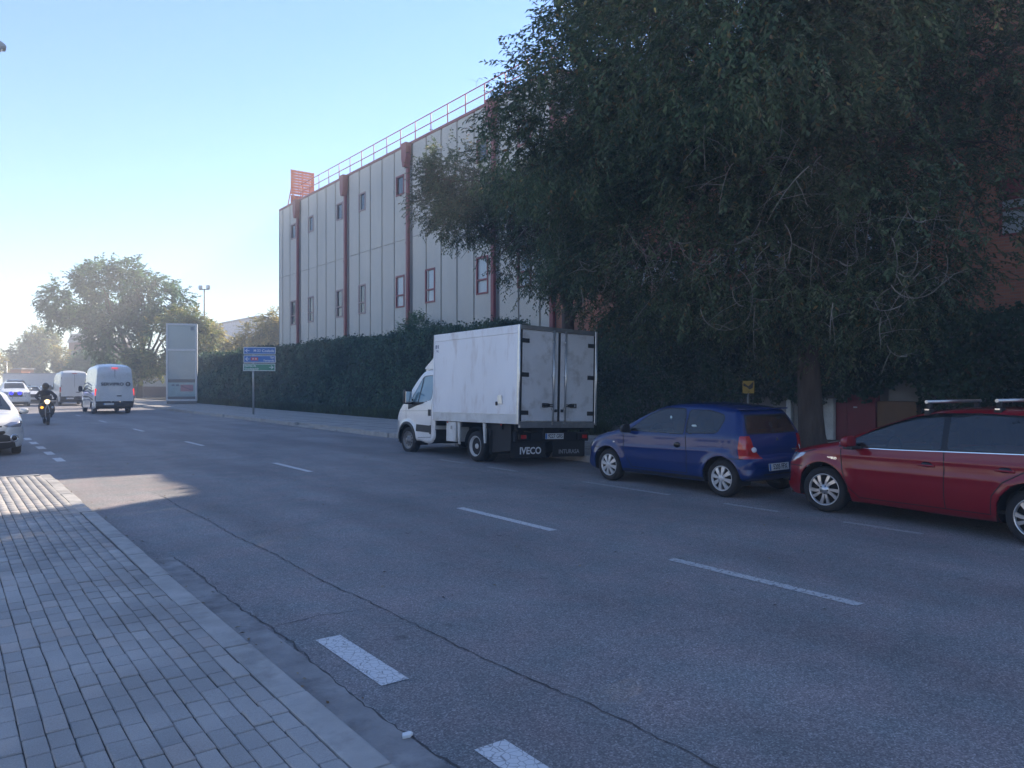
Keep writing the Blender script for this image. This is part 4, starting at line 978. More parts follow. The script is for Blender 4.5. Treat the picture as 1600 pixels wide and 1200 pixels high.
# ------------------------------------------------------------------ the white box truck
def box_truck(loc, rot):
    root = empty('box_truck', loc, 0, 'white box truck with dirty rear doors and mud flaps parked ahead of the blue hatchback', 'truck', rot=rot)
    # local frame: y = 0 on the rear axle, nose towards +y, x = 0 on the centre line
    X0, X1, YR, YF, ZB, ZT = -1.07, 1.07, -1.66, 1.72, .88, 2.90
    m = MB(); m.box(X0 + .012, X1 - .012, YR + .06, YF, ZB + .02, ZT - .012, .01); body = m.build('cargo_box', 'truck_box', root)
    for x in (X0, X1 - .035): m = MB(); m.box(x, x + .035, YR + .05, YF + .01, ZT - .17, ZT, .008); m.build('top_rail', 'truck_box', body)
    m = MB(); m.box(X0 + .035, X1 - .035, YF - .03, YF + .01, ZT - .17, ZT, .008); m.build('top_rail', 'truck_box', body)
    for x in (X0 - .004, X1 - .03): m = MB(); m.box(x, x + .034, YR + .05, YF + .005, ZB - .02, ZB + .17, .008); m.build('lower_rail', 'truck_trim', body)
    for x in (X0 - .008, X1 - .03): m = MB(); m.box(x, x + .038, YR + .05, YF + .005, ZB + .165, ZB + .185, .004); m.build('rail_lip', 'aluminium', body)
    for x in (X0 - .006, X1 - .044): m = MB(); m.box(x, x + .05, YF - .035, YF + .012, ZB, ZT, .01); m.build('front_corner', 'truck_box', body)
    for x in (X0 - .006, X1 - .044): m = MB(); m.box(x, x + .05, YR - .01, YR + .055, ZB - .02, ZT + .004, .008); m.build('rear_corner', 'aluminium', body)
    m = MB(); m.box(X0 + .05, X1 - .05, YR - .005, YR + .055, ZT - .085, ZT + .002, .006); m.build('door_header', 'steel', body)
    m = MB(); m.box(X0 + .05, X1 - .05, YR - .008, YR + .055, ZB - .09, ZB + .03, .006); m.build('door_sill', 'steel', body)
    for sd in (-1, 1):
        m = MB(); m.box(min(sd * .014, sd * (X1 - .075)), max(sd * .014, sd * (X1 - .075)), YR + .004, YR + .05, ZB + .045, ZT - .10, .008)
        d = m.build('rear_door', 'truck_door', root)
        m = MB()
        xs = sorted((sd * .006, sd * .03)); m.box(xs[0], xs[1], YR - .006, YR + .012, ZB + .04, ZT - .095, .004)
        xs = sorted((sd * (X1 - .085), sd * (X1 - .05))); m.box(xs[0], xs[1], YR - .004, YR + .02, ZB + .04, ZT - .095, .004)
        m.build('door_gasket', 'black_rubber', d)
        for zz in (.22, 1.0, 1.70):
            m = MB(); xs = sorted((sd * (X1 - .05), sd * (X1 - .26))); m.box(xs[0], xs[1], YR - .012, YR + .004, ZB + zz - .045, ZB + zz + .045, .004); m.build('hinge', 'black_plastic', d)
        m = MB(); m.tube([(sd * .165, YR - .03, ZB - .02), (sd * .165, YR - .03, ZT - .06)], .019, 10); bar = m.build('lock_rod', 'aluminium', d)
        for zz in (.0, .30, 1.0, 1.72, 1.93):
            m = MB(); m.box(sd * .165 - .035, sd * .165 + .035, YR - .038, YR + .006, ZB + zz - .02, ZB + zz + .02, .005); m.build('rod_clamp', 'steel', bar) if zz in (0, 1.93) else m.build('rod_clamp', 'aluminium', bar)
        m = MB(); a, b = sd * .16, sd * .46
        for zz in (-.038, .038): m.tube([(a, YR - .035, ZB + .38 + zz * .5), (sd * .24, YR - .035, ZB + .38 + zz * .5), (sd * .34, YR - .035, ZB + .38 + zz), (b, YR - .035, ZB + .38 + zz)], .010, 6)
        m.tube([(b, YR - .035, ZB + .34), (b, YR - .035, ZB + .42)], .012, 6); m.box(min(sd * .25, sd * .42), max(sd * .25, sd * .42), YR - .028, YR + .002, ZB + .355, ZB + .405, .006); m.build('lock_handle', 'black_plastic', d)
        m = MB(); m.box(sd * .085 - .03, sd * .085 + .03, YR - .03, YR + .002, ZB + .24, ZB + .30, .006); m.build('latch', 'black_plastic', d)
        m = MB(); m.tube([(sd * (X1 - .01), YR - .02, ZB - .04), (sd * (X1 - .01), YR - .02, ZT + .0)], .012, 8); m.build('hinge_rod', 'aluminium', d)
    # lettering, vent and marks on the side
    lettering('III R', .12, face_mat((X0 - .002 + .012, YF - .13, ZT - .30), (0, -1, 0), (0, 0, 1)), 'blue_ink', body, bold=.004, sx=.8)
    lettering('TK J', .06, face_mat((X0 - .002 + .012, YF - .15, ZT - .40), (0, -1, 0), (0, 0, 1)), 'blue_ink', body, bold=.002)
    m = MB(); m.prism([(-.085, -.09), (.06, -.09), (.085, .09), (-.06, .09)], X0 - .006, X0 + .02, 'X'); o = m.build('side_hatch', 'aluminium', body, (0, -1.02, ZB + .48))
    m = MB(); m.box(X0 - .02, X0 + .012, -1.02 + .09, -1.02 + .15, ZB + .36, ZB + .44, .01); m.build('hatch_latch', 'black_plastic', body)
    # chassis
    m = MB()
    for x in (-.42, .36): m.box(x, x + .06, YR + .2, 4.0, .56, .74)
    for y in (-1.2, 0, 1.2): m.box(-.42, .42, y - .04, y + .04, .56, .74)
    for y in (-1.5, -1.0, -.5, .5, 1.0, 1.6): m.box(X0 + .05, X1 - .05, y - .03, y + .03, .742, .855)
    m.lathe([(-.5, .09), (.5, .09)], 12, c=(0, 0, .33), closed=True); m.lathe([(-.14, .16), (.14, .16)], 12, c=(0, 0, .33), closed=True)
    m.tube([(.25, .3, .45), (.25, 2.4, .42)], .07, 10)
    m.build('chassis', 'dark_under', root)
    m = MB(); m.box(X0 + .06, X1 - .06, YR + .16, YR + .24, .50, .70, .01); m.build('light_bar', 'dark_under', root)
    m = MB(); m.box(-.30, .12, YR + .10, YR + .3, .55, .84, .01); m.box(-.95, -.80, YR + .16, YR + .22, .70, .87); m.box(.80, .88, YR + .16, YR + .22, .70, .87); m.build('rear_bracket', 'dark_under', root)
    for sd in (-1, 1):
        m = MB(); m.box(sd * .80 - .16, sd * .80 + .16, YR + .10, YR + .16, .53, .67, .015, 2); l = m.build('tail_light', 'black_gloss', root)
        m = MB(); m.box(sd * .84 - .07, sd * .84 + .07, YR + .093, YR + .104, .56, .64, .01); m.build('light_lens', 'tail_red', l)
        m = MB(); m.box(sd * .70 - .32, sd * .70 + .32, -.62, -.60, .20, .72, .006); f = m.build('mud_flap', 'black_rubber', root)
    for nm, sz, xx, ink, bb in (('IVECO', .20, -.62, 'white_ink', .006), ('INTURASA', .125, .50, 'grey_ink', .003)):
        m = MB(); m.box(xx - .46, xx + .46, YR + .22, YR + .235, .16, .50, .004); f = m.build('mud_flap', 'black_rubber', root)
        lettering(nm, sz, face_mat((xx + (.06 if nm == 'IVECO' else 0), YR + .217, .30 if nm == 'IVECO' else .27), (1, 0, 0), (0, 0, 1)), ink if nm != 'INTURASA' else 'grey_ink', f, bold=bb, sx=1.0)
    plate(root, '9227 GRS', -.02, YR + .09, .61, .50, .12, (0, -1, 0), size=.115)
    # tool box, skirt, guards on the side
    m = MB(); m.box(X0 + .02, X0 + .40, .72, 1.12, .40, .85, .01); t = m.build('tool_box', 'truck_trim', root)
    m = MB(); m.box(X0 + .012, X0 + .022, .86, .93, .68, .76, .004); m.build('box_lock', 'steel', t)
    m = MB(); m.prism([(.58, .85), (.68, .85), (.62, .35), (.58, .35)], X0 + .04, X0 + .08, 'X'); m.prism([(-.44, .85), (-.34, .85), (-.40, .42), (-.44, .42)], X0 + .04, X0 + .08, 'X'); m.build('guard_bracket', 'truck_trim', root)
    m = MB(); m.prism([(-.5, .85), (-1.30, .85), (-1.30, .30), (-.55, .22)], X0 + .10, X0 + .12, 'X'); m.build('side_skirt', 'black_rubber', root)
    ts = np.linspace(.1, math.pi - .1, 14)
    for x0, x1 in ((X0 + .06, X0 + .55), (X1 - .55, X1 - .06)):
        m = MB(); m.strip([(x0, .40 * math.cos(t), .34 + .42 * math.sin(t)) for t in ts], [(x1, .40 * math.cos(t), .34 + .42 * math.sin(t)) for t in ts])
        m.build('mudguard', 'black_plastic', root)
    for sd in (1, -1):
        wheel(root, .99, 0, .335, .335, .20, 'dually', sd, .215); wheel(root, .74, 0, .335, .335, .20, 'steel', sd, .215)
    m = MB(); m.box(X0 - .002, X0 + .012, 1.02, 1.07, ZB - .06, ZB - .025, .004); m.box(X0 - .002, X0 + .012, -1.1, -1.05, ZB - .06, ZB - .025, .004); m.build('marker_light', 'amber_lit' if False else 'tail_red', root)
    # cab
    ca = 3.12
    yr, yf = 1.80, 4.02
    arches = [(ca, .335, .43)]
    U = [(yf, .62, .40, .26, .12), (yf - .015, .78, .38, .25, .11), (yf - .08, .95, .30, .22, .09), (yf - .30, 1.14, .18, .18, .05), (yf - .55, 1.28, .12, .15, .05), (yf - .70, 1.42, .10, .14, .06), (yf - 1.10, 1.88, .10, .15, .06), (yf - 1.32, 2.07, .12, .18, .05), (yf - 1.55, 2.15, .14, .2, .04), (yf - 1.9, 2.18, .14, .2, .03),
         (yr + .05, 2.17, .12, .18, .02), (yr + .012, 2.05, .06, .05, .0), (yr + .008, 1.2, .05, .04, .0), (yr + .004, .9, .05, .04, .0), (yr, .62, .05, .04, .0)]
    L = [(yf, .62), (yf - .02, .45), (yf - .12, .33), (yf - .4, .32), (ca - .5, .34), (yr + .1, .36), (yr + .02, .44), (yr, .62)]
    W = mkW(.965, yf, yr, [(yr, 1.3), (yf, 1.25)], .17, peak=1.0, kf=.12, kr=.0, f0=.8, arches=arches, flare=.03, lean=.01, tuck=.03)
    dwin = round_poly([(3.30 - .26, 1.30), (2.64, 1.86), (2.52, 1.93), (2.06, 1.955), (2.02, 1.36), (2.35, 1.30), (2.7, 1.24), (2.95, 1.22)], .05)
    door = [(3.22, 1.16), (3.05, 1.33), (2.62, 1.90), (2.50, 1.99), (2.0, 2.01), (1.95, 1.3), (1.96, .45), (2.58, .42), (2.70, .72), (2.95, .80), (3.2, .86)]
    trim = [(yf + .1, .98), (yf - .18, .86), (3.60, .80), (3.56, .2), (yf + .1, .2)]
    sp = dict(U=U, L=L, W=W, yf=yf - .5, yr=yr + .1, step=.026, rows=76, nx=44, arches=arches,
        side=[('side_window', 'cab_glass', dwin), ('window_seal', 'black_rubber', grow(dwin, .02)), ('bumper', 'grey_ink', trim), ('door', 'white_paint', door), ('body', 'white_paint', None)],
        skin=[('windscreen', 'car_glass', 'top', [(-.76, yf - .58), (.76, yf - .58), (.68, yf - 1.26), (-.68, yf - 1.26)]), ('headlight', 'lamp_glass', 'front', [(.5, 1.0), (.9, 1.0), (.9, .82), (.55, .82)]), ('headlight', 'lamp_glass', 'front', [(-.5, 1.0), (-.9, 1.0), (-.9, .82), (-.55, .82)]),
              ('grille', 'black_plastic', 'front', [(-.5, 1.0), (.5, 1.0), (.45, .74), (-.45, .74)]), ('bumper', 'grey_ink', 'front', [(-1, .8), (1, .8), (1, 0), (-1, 0)]), ('body', 'white_paint', 'all', None)], single=('underbody', 'bumper', 'window_seal'))
    cabr = root
    sh = Shell(sp, cabr); out = sh.run()
    for o in out.get('body', []): o.name = 'cab'
    arch_liner(root, ca, .335, .43, .945, .34)
    for sd in (1, -1):
        wheel(root, .945, ca, .335, .335, .20, 'steel', sd, .215, R(4))
    sh.strip([(ca + .44 * math.cos(t), .335 + .44 * math.sin(t)) for t in np.linspace(-.15, math.pi + .1, 24)], .055, .022, 'arch_trim', 'black_plastic')
    sh.strip([(2.66, .66), (1.95, .64)], .17, .014, 'door_moulding', 'black_plastic')
    sh.strip([(3.22, 1.16), (3.2, .86)], .008, .002, 'door_seam', 'black_rubber', thick=False); sh.strip([(1.95, 2.0), (1.945, 1.3), (1.955, .45), (2.58, .42)], .010, .002, 'door_seam', 'black_rubber', thick=False)
    sh.strip([(yf - .25, 1.06), (2.0, 1.09)], .010, .002, 'door_crease', 'grey_ink', thick=False)
    sh.strip([(2.62, 1.30), (2.56, 1.93)], .04, .004, 'window_divider', 'black_rubber', thick=False)
    sh.strip([(3.12, 1.20), (2.66, 1.26), (2.35, 1.28)], lambda t: .16 * (1 - t) + .03, .006, 'mirror_panel', 'black_plastic', thick=False)
    for sd in (1, -1):
        x = float(sh.Sx(2.06, 1.06)[0]); m = MB(); m.box(sd * x - .012, sd * x + .02, 1.98, 2.11, .96, 1.12, .012, 2); m.build('door_handle', 'black_plastic', root)
        m = MB(); m.box(sd * x - .012, sd * x + .012, 1.96, 2.02, .52, .74, .01, 2); m.build('fuel_flap', 'black_plastic', root)
        m = MB(); m.box(sd * .99, sd * 1.20, 2.86, 2.98, 1.24, 1.60, .035, 3); mm = m.build('door_mirror', 'black_plastic', root)
        m = MB(); m.box(sd * 1.01, sd * 1.185, 2.850, 2.858, 1.28, 1.56, .004); m.build('mirror_glass', 'chrome', mm)
        m = MB(); m.tube([(sd * .88, 2.98, 1.26), (sd * 1.02, 2.94, 1.28)], .03, 8); m.tube([(sd * .88, 2.95, 1.34), (sd * 1.02, 2.93, 1.36)], .025, 8); m.build('mirror_arm', 'black_plastic', mm)
    # the white wind deflector between cab roof and box
    m = MB(); m.prism([(yr - .02, 2.05), (yr + .88, 2.08), (yr + .80, 2.20), (yr + .48, 2.38), (yr + .22, 2.60), (yr + .05, 2.76), (yr - .02, 2.78)], -.80, .80, 'X', .05); m.build('wind_deflector', 'white_paint', root)
    m = MB(); m.box(-.84, .84, yr - .085, yr - .01, .9, 2.0); m.build('cab_rear_wall', 'dark_under', root)
    for sd in (-1, 1): m = MB(); m.box(sd * .45 - .26, sd * .45 + .26, 2.0, 2.2, .8, 1.5, .05, 2); m.build('front_seat', 'cloth_black', root)
    return root
mat('cab_glass', (0.16, 0.27, 0.32), 0.06, spec=1.0)  # pale teal base colour stands in for daylight seen through the cab

# ------------------------------------------------------------------ scooter and rider
def skin_body(name, joints, edges, m, parent=None, sub=1):
    me = bpy.data.meshes.new(name); me.from_pydata([j[:3] for j in joints], edges, [])
    o = bpy.data.objects.new(name, me); col.objects.link(o)
    md = o.modifiers.new('skin', 'SKIN'); sk = me.skin_vertices[0].data
    for i, j in enumerate(joints): sk[i].radius = (j[3], j[4] if len(j) > 4 else j[3]); sk[i].use_root = (i == 0)
    ss = o.modifiers.new('sub', 'SUBSURF'); ss.levels = sub; ss.render_levels = sub
    dg = bpy.context.evaluated_depsgraph_get(); dg.update()
    nm = bpy.data.meshes.new_from_object(o.evaluated_get(dg))
    bpy.data.objects.remove(o)
    for p in nm.polygons: p.use_smooth = True
    nm.materials.clear()
    return link(name, nm, m, parent)
def scooter(loc, rz):
    root = empty('scooter', loc, rz, 'dark scooter with lit yellow headlight coming along the road beside the white car', 'scooter')
    # faces +y
    for y in (.62, -.62):
        t = MB(); t.lathe([(-.05, .15), (-.055, .22), (-.03, .248), (0, .254), (.03, .248), (.055, .22), (.05, .15)], 28); w = t.build('wheel', 'tyre', root, (0, y, .254))
        r_ = MB(); r_.lathe([(-.03, .15), (-.01, .14), (.01, .14), (.03, .15)], 24)
        for k in range(5): a = k * 1.2566; r_.tube([(0, .03 * math.cos(a), .03 * math.sin(a)), (0, .15 * math.cos(a), .15 * math.sin(a))], .014, 6)
        r_.lathe([(-.05, .035), (.05, .035)], 12, closed=True); r_.build('rim', 'alloy', w)
    m = MB(); m.tube([(.075, .62, .26), (.075, .50, .62), (0, .42, .86)], .02, 8); m.tube([(-.075, .62, .26), (-.075, .50, .62), (0, .42, .86)], .02, 8); m.tube([(0, .42, .84), (0, .37, 1.02)], .024, 8); m.build('fork', 'steel', root)
    m = MB(); m.box(-.08, .08, .42, .82, .46, .53, .03, 2); m.build('front_mudguard', 'dark_paint', root)
    m = MB(); m.prism([(-.24, .42), (-.29, .66), (-.21, .90), (-.10, 1.0), (.10, 1.0), (.21, .90), (.29, .66), (.24, .42), (.10, .34), (-.10, .34)], .34, .44, 'Y', .03); m.build('leg_shield', 'dark_paint', root)
    m = MB(); m.box(-.19, .19, -.30, .36, .30, .37, .03, 2); m.build('footboard', 'black_plastic', root)
    m = MB(); m.box(-.20, .20, -.95, -.25, .42, .70, .09, 3); m.build('rear_body', 'dark_paint', root)
    m = MB(); m.box(-.17, .17, -.90, -.18, .68, .80, .05, 3); m.build('seat', 'black_rubber', root)
    m = MB(); m.tube([(-.33, .26, 1.03), (-.15, .34, 1.04), (.15, .34, 1.04), (.33, .26, 1.03)], .018, 8); m.build('handlebar', 'black_plastic', root)
    for sd in (1, -1):
        m = MB(); m.box(sd * .28 - .06, sd * .28 + .06, .30, .34, 1.14, 1.22, .02, 2); m.tube([(sd * .25, .30, 1.03), (sd * .28, .32, 1.15)], .008, 6); m.build('mirror', 'black_plastic', root)
    m = MB(); m.lathe([(-.08, .07), (-.01, .115), (.015, .10), (.03, .05), (.032, .001)], 20, 'Y'); m.build('headlight', 'headlamp_lit', root, (0, .42, .94))
    m = MB(); m.lathe([(-.03, .03), (.0, .055), (.012, .04), (.014, .001)], 14, 'Y'); m.build('indicator', 'amber_lit', root, (.19, .44, .72))
    m = MB(); m.lathe([(-.03, .03), (.0, .05), (.012, .04), (.014, .001)], 14, 'Y'); m.build('indicator', 'tail_clear', root, (-.19, .44, .72))
    m = MB(); m.box(-.16, .16, .425, .435, 1.06, 1.22, .01); m.build('fly_screen', 'car_glass', root)
    return root
def rider(loc, rz):
    root = empty('person', loc, rz, 'rider in dark jacket and dark helmet sitting on the scooter with the lit headlight', 'person')
    J = [(0, -.42, .86, .16, .13), (0, -.40, 1.02, .17, .13), (0, -.34, 1.22, .19, .13), (0, -.29, 1.36, .15, .11), (0, -.26, 1.44, .07, .07), (0, -.24, 1.50, .065, .065),
         (.19, -.28, 1.36, .075), (.37, -.12, 1.17, .062), (.30, .20, 1.07, .048), (.285, .30, 1.05, .04),
         (-.19, -.28, 1.36, .075), (-.37, -.12, 1.17, .062), (-.30, .20, 1.07, .048), (-.285, .30, 1.05, .04),
         (.13, -.36, .84, .10), (.23, .08, .76, .082), (.19, .10, .45, .06), (.17, .16, .40, .05), (.18, .26, .40, .04),
         (-.13, -.36, .84, .10), (-.23, .08, .76, .082), (-.19, .10, .45, .06), (-.17, .16, .40, .05), (-.18, .26, .40, .04)]
    E = [(0, 1), (1, 2), (2, 3), (3, 4), (4, 5), (3, 6), (6, 7), (7, 8), (8, 9), (3, 10), (10, 11), (11, 12), (12, 13), (0, 14), (14, 15), (15, 16), (16, 17), (17, 18), (0, 19), (19, 20), (20, 21), (21, 22), (22, 23)]
    skin_body('body', J, E, 'cloth_black', root)
    m = MB(); b = bmesh.new(); bmesh.ops.create_uvsphere(b, u_segments=24, v_segments=16, radius=.135)
    for f in b.faces: f.smooth = True
    m._take(b, Matrix.Translation((0, -.20, 1.60)) @ Matrix.Diagonal((1, 1.12, 1.08, 1))); h = m.build('helmet', 'black_gloss', root)
    m = MB(); pts = []
    for a in np.linspace(-1.1, 1.1, 11): pts.append(((math.sin(a) * .139, -.20 + math.cos(a) * .158, 1.655), (math.sin(a) * .136, -.20 + math.cos(a) * .154, 1.565)))
    m.strip([p[0] for p in pts], [p[1] for p in pts]); m.build('visor', 'car_glass', h)
    for sd in (1, -1):
        G = [(sd * .285, .30, 1.05, .034, .03), (sd * .29, .36, 1.045, .034, .028)]
        E2 = [(0, 1)]
        for k in range(4):
            x = sd * (.262 + .02 * k); i = len(G); G += [(x, .385, 1.06, .010), (x, .405, 1.035, .009), (x, .39, 1.012, .008)]; E2 += [(1, i), (i, i + 1), (i + 1, i + 2)]
        i = len(G); G += [(sd * .25, .33, 1.03, .011), (sd * .245, .355, 1.015, .009)]; E2 += [(0, i), (i, i + 1)]
        skin_body('glove', G, E2, 'black_rubber', root)
    return root
# ------------------------------------------------------------------ setting: ground, road, pavements
KX = 1.55            # road-side edge of the near kerb
PZ = 0.12            # pavement height
RX = 11.4            # far kerb
def sheet(name, x0, x1, y0, y1, z, m, kind='structure', nx=1, ny=1, label=None):
    v = [(x0 + (x1 - x0) * i / nx, y0 + (y1 - y0) * j / ny, z) for i in range(nx + 1) for j in range(ny + 1)]
    f = [(i * (ny + 1) + j, (i + 1) * (ny + 1) + j, (i + 1) * (ny + 1) + j + 1, i * (ny + 1) + j + 1) for i in range(nx) for j in range(ny)]
    o = link(name, np_mesh(name, v, f), m); return props(o, kind=kind)
sheet('ground', -330, 330, -330, 330, -0.02, 'earth')
road = sheet('road', -2.6, 34, -40, 150, 0.0, 'asphalt')

def marking(x0, x1, y0, y1, m='road_paint', z=.004):
    return link('lane_marking', np_mesh('lane_marking', [(x0, y0, z), (x1, y0, z), (x1, y1, z), (x0, y1, z)], [(0, 1, 2, 3)]), m, road)
for y in (3.04, 4.98, 20.6, 22.6, 24.6, 26.6, 28.6):
    marking(2.03, 2.21, y - .98, y)
for y in (1.0, -1.0): marking(2.03, 2.21, y - .98, y)
for i, (a, b) in enumerate([(-.6, 1.4), (3.22, 5.17), (7.0, 9.05), (14.45, 16.5), (22.2, 24.1), (30.0, 31.9), (37.8, 39.7), (45.6, 47.5)]):
    marking(5.74, 5.86, a, b, 'road_paint_worn' if a < 6 else 'road_paint')
for a, b in [(.3, 1.3), (2.3, 3.3), (4.3, 5.27), (6.2, 7.1), (8.13, 9.0), (9.0 + .02, 10.14), (12.1, 13.1), (14.0, 15.0)]:
    marking(9.04, 9.14, a, b, 'road_paint_faint')
def crack(pts, w, z=.0045):
    P_ = [Vector((x, y, z)) for x, y in pts]; out = []
    for a, b in zip(P_, P_[1:]):
        n = max(2, int((b - a).length / .05))
        for k in range(n): out.append(a.lerp(b, k / n))
    out.append(P_[-1]); A, B = [], []
    for i, p in enumerate(out):
        d = (out[min(i + 1, len(out) - 1)] - out[max(i - 1, 0)]).normalized(); nrm = Vector((-d.y, d.x, 0))
        off = nrm * (math.sin(i * .9 + pts[0][0]) * .006 + random.gauss(0, .006) + math.sin(i * .13) * .015)
        ww = w * (0.3 + random.random() * .9)
        A.append(p + off + nrm * ww / 2); B.append(p + off - nrm * ww / 2)
    m = MB(); m.strip(A, B, False); return m.build('crack', 'crack', road)
crack([(2.70, 13.2), (2.69, 9.0), (2.72, 5.3), (2.80, 3.2), (2.86, 1.4)], .012)
crack([(2.72, 8.8), (3.3, 9.0), (4.2, 9.35), (5.2, 9.7)], .008)
crack([(2.72, 5.4), (2.3, 5.5), (1.9, 5.45)], .009)
crack([(4.1, 10.8), (4.6, 10.0), (5.3, 9.9)], .006)
crack([(6.4, 14.6), (7.6, 13.4), (8.9, 13.0)], .010)
crack([(9.3, 21.5), (10.6, 20.6), (11.2, 19.4)], .03)
crack([(1.86, 8.2), (1.87, 5.5), (1.85, 3.6), (1.86, 1.0)], .014)
# worn gutter strip along the near kerb
gut = sheet('gutter', KX, 1.85, -20, 8.2, .004, 'gutter_concrete')

# near pavement: base, kerbstones, pavers
pv = empty('pavement', (0, 0, 0), kind='structure')
m = MB(); m.box(-14, KX - .165, -20, 16.2, -.02, PZ - .012); b_ = m.build('paving_base', 'joint', pv)
m = MB(); m.box(-14, -1.1, 16.2, 150, -.02, PZ - .012); m.build('paving_base', 'joint', pv)
kb = empty('kerb', (0, 0, 0), kind='structure')
def kerbstone(x0, x1, y0, y1, z1=PZ, parent=kb):
    m = MB(); m.box(x0, x1, y0 + .006, y1 - .006, -.02, z1 + random.uniform(-.003, .003), .012, 2); o = m.build('kerbstone', 'concrete_kerb', parent); o.rotation_euler = (0, 0, random.uniform(-.0015, .0015)); return o
y = -6.0; i = 0
ends = [-6, -5, -4, -3, -2, -1, 0, 1, 2, 2.95, 3.92, 4.85, 5.95, 7.0, 8.0, 9.0, 10, 11, 12, 13, 14, 15, 15.9]
for a, b in zip(ends, ends[1:]): kerbstone(KX - .16, KX, a, b)
for k in range(3): 
    m = MB(); m.box(KX - .16 - (k + 1) * .9, KX - .16 - k * .9 - .006, 15.9, 16.06, -.02, PZ, .012, 2); m.build('kerbstone', 'concrete_kerb', kb)
for k in range(30): kerbstone(-1.1, -.95, 16.1 + k * 1.5, 17.6 + k * 1.5)
# pavers: running bond along the street, 10 x 20 cm
def visible(x, y, z=PZ):
    Z = x * sy + y * cy; xc = x * cy - y * sy
    if Z < .5: return None
    px = 800 + 1200 * xc / Z; py = 598 + 1200 * (CAM_H - z) / Z
    return (px, py, Z) if -30 < px < 1630 and py < 1240 else None
spots = []
x = KX - .165 - .05; c = 0
while x > -2.6:
    y = -3 + random.uniform(0, .2)
    while y < 15.8:
        spots.append((x + random.gauss(0, .0008), y, c)); y += .2
    x -= .1; c += 1
near = [(visible(x, y)[2], x, y) for x, y, c in spots if visible(x, y)]
near.sort(); near = near[:296]; nearset = {(a[1], a[2]) for a in near}
mbp = MB(); mbp.box(-.0478, .0478, -.0962, .0962, -.04, 0, .005)
pm = None
for k, (Z, x, y) in enumerate(near):
    if pm is None:
        o = mbp.build('paver', 'paver', pv); pm = o.data
    else:
        o = bpy.data.objects.new('paver', pm); col.objects.link(o); o.parent = pv
    o.location = (x, y, PZ + random.gauss(0, .0022)); o.rotation_euler = (random.gauss(0, .009), random.gauss(0, .012), random.gauss(0, .008))
vs_, fs_ = [], []
bx = np.array([(-.044, -.0915, 0), (.044, -.0915, 0), (.044, .0915, 0), (-.044, .0915, 0), (-.0475, -.0975, -.006), (.0475, -.0975, -.006), (.0475, .0975, -.006), (-.0475, .0975, -.006), (-.0475, -.0975, -.03), (.0475, -.0975, -.03), (.0475, .0975, -.03), (-.0475, .0975, -.03)])
bf = np.array([(0, 1, 2, 3)] + [(4 + i, 4 + (i + 1) % 4, (i + 1) % 4, i) for i in range(4)] + [(8 + i, 8 + (i + 1) % 4, 4 + (i + 1) % 4, 4 + i) for i in range(4)])
for x, y, c in spots:
    if (x, y) in nearset: continue
    tilt = np.array((random.gauss(0, .006), random.gauss(0, .006)))
    p = bx + np.array((x, y, PZ + random.gauss(0, .0015))); p[:, 2] += bx[:, 0] * tilt[0] + bx[:, 1] * tilt[1]
    fs_.append(bf + 12 * len(vs_)); vs_.append(p)
props(link('paver', np_mesh('paver', np.concatenate(vs_), np.concatenate(fs_)), 'paver', pv), kind='stuff')
m = MB(); m.box(-14, -2.7, -20, 16.2, -.02, PZ); m.build('paving_base', 'far_paving', pv)

# far pavement, its kerb, and the planted strip behind
fp = empty('pavement', (0, 0, 0), kind='structure')
m = MB(); m.box(RX + .155, 15.9, -30, 110, -.02, .145); m.build('paving_base', 'far_paving', fp)
m = MB(); m.box(15.9, 21.05, -30, 110, -.02, .13); m.build('soil_bed', 'soil', fp)
fk = empty('kerb', (0, 0, 0), kind='structure')
for k in range(58):
    y0 = -8 + k * 2.0; lowk = 23 < y0 < 29
    kerbstone(RX, RX + .15, y0, y0 + 2.0, .06 if lowk else .15, fk)
m = MB(); m.prism([(RX - .02, .003), (RX + .16, .06), (RX + 1.5, .149), (RX + 1.5, .02), (RX, -.01)], 23, 29, 'Y'); m.build('dropped_crossing', 'far_paving', fp)
# joints between the big slabs of the far pavement
m = MB()
for k in range(60): m.box(RX + .16, 15.88, -8 + k * 1.6, -7.975 + k * 1.6, .1445, .1475)
for xx in (12.6, 13.8, 15.0): m.box(xx, xx + .02, -8, 100, .1445, .1476)
m.build('slab_joint', 'joint', fp)

# ------------------------------------------------------------------ leaves
def leaf_quads(base, dirv, up, length, width, fold=.25):
    """diamond leaves: base points, unit directions, approximate face normals"""
    d = dirv / (np.linalg.norm(dirv, axis=1, keepdims=True) + 1e-9)
    s = np.cross(d, up); s /= np.linalg.norm(s, axis=1, keepdims=True) + 1e-9
    n = np.cross(s, d)
    L_ = length[:, None]; W_ = width[:, None]
    v = np.stack((base, base + d * L_ * .45 + s * W_ * .5 + n * W_ * fold, base + d * L_ - n * L_ * .08, base + d * L_ * .45 - s * W_ * .5 + n * W_ * fold), 1)
    q = np.arange(len(base) * 4).reshape(-1, 4)
    return v.reshape(-1, 3), q
def vnoise(p, s, seed=0):
    """cheap smooth noise of 3-D points"""
    r = np.random.default_rng(seed); out = np.zeros(len(p))
    for k in range(6):
        w = r.normal(0, 1, 3); w = w / np.linalg.norm(w) * s * (0.7 + .9 * r.random()); out += np.sin(p @ w + r.random() * 6.28)
    return out / 6
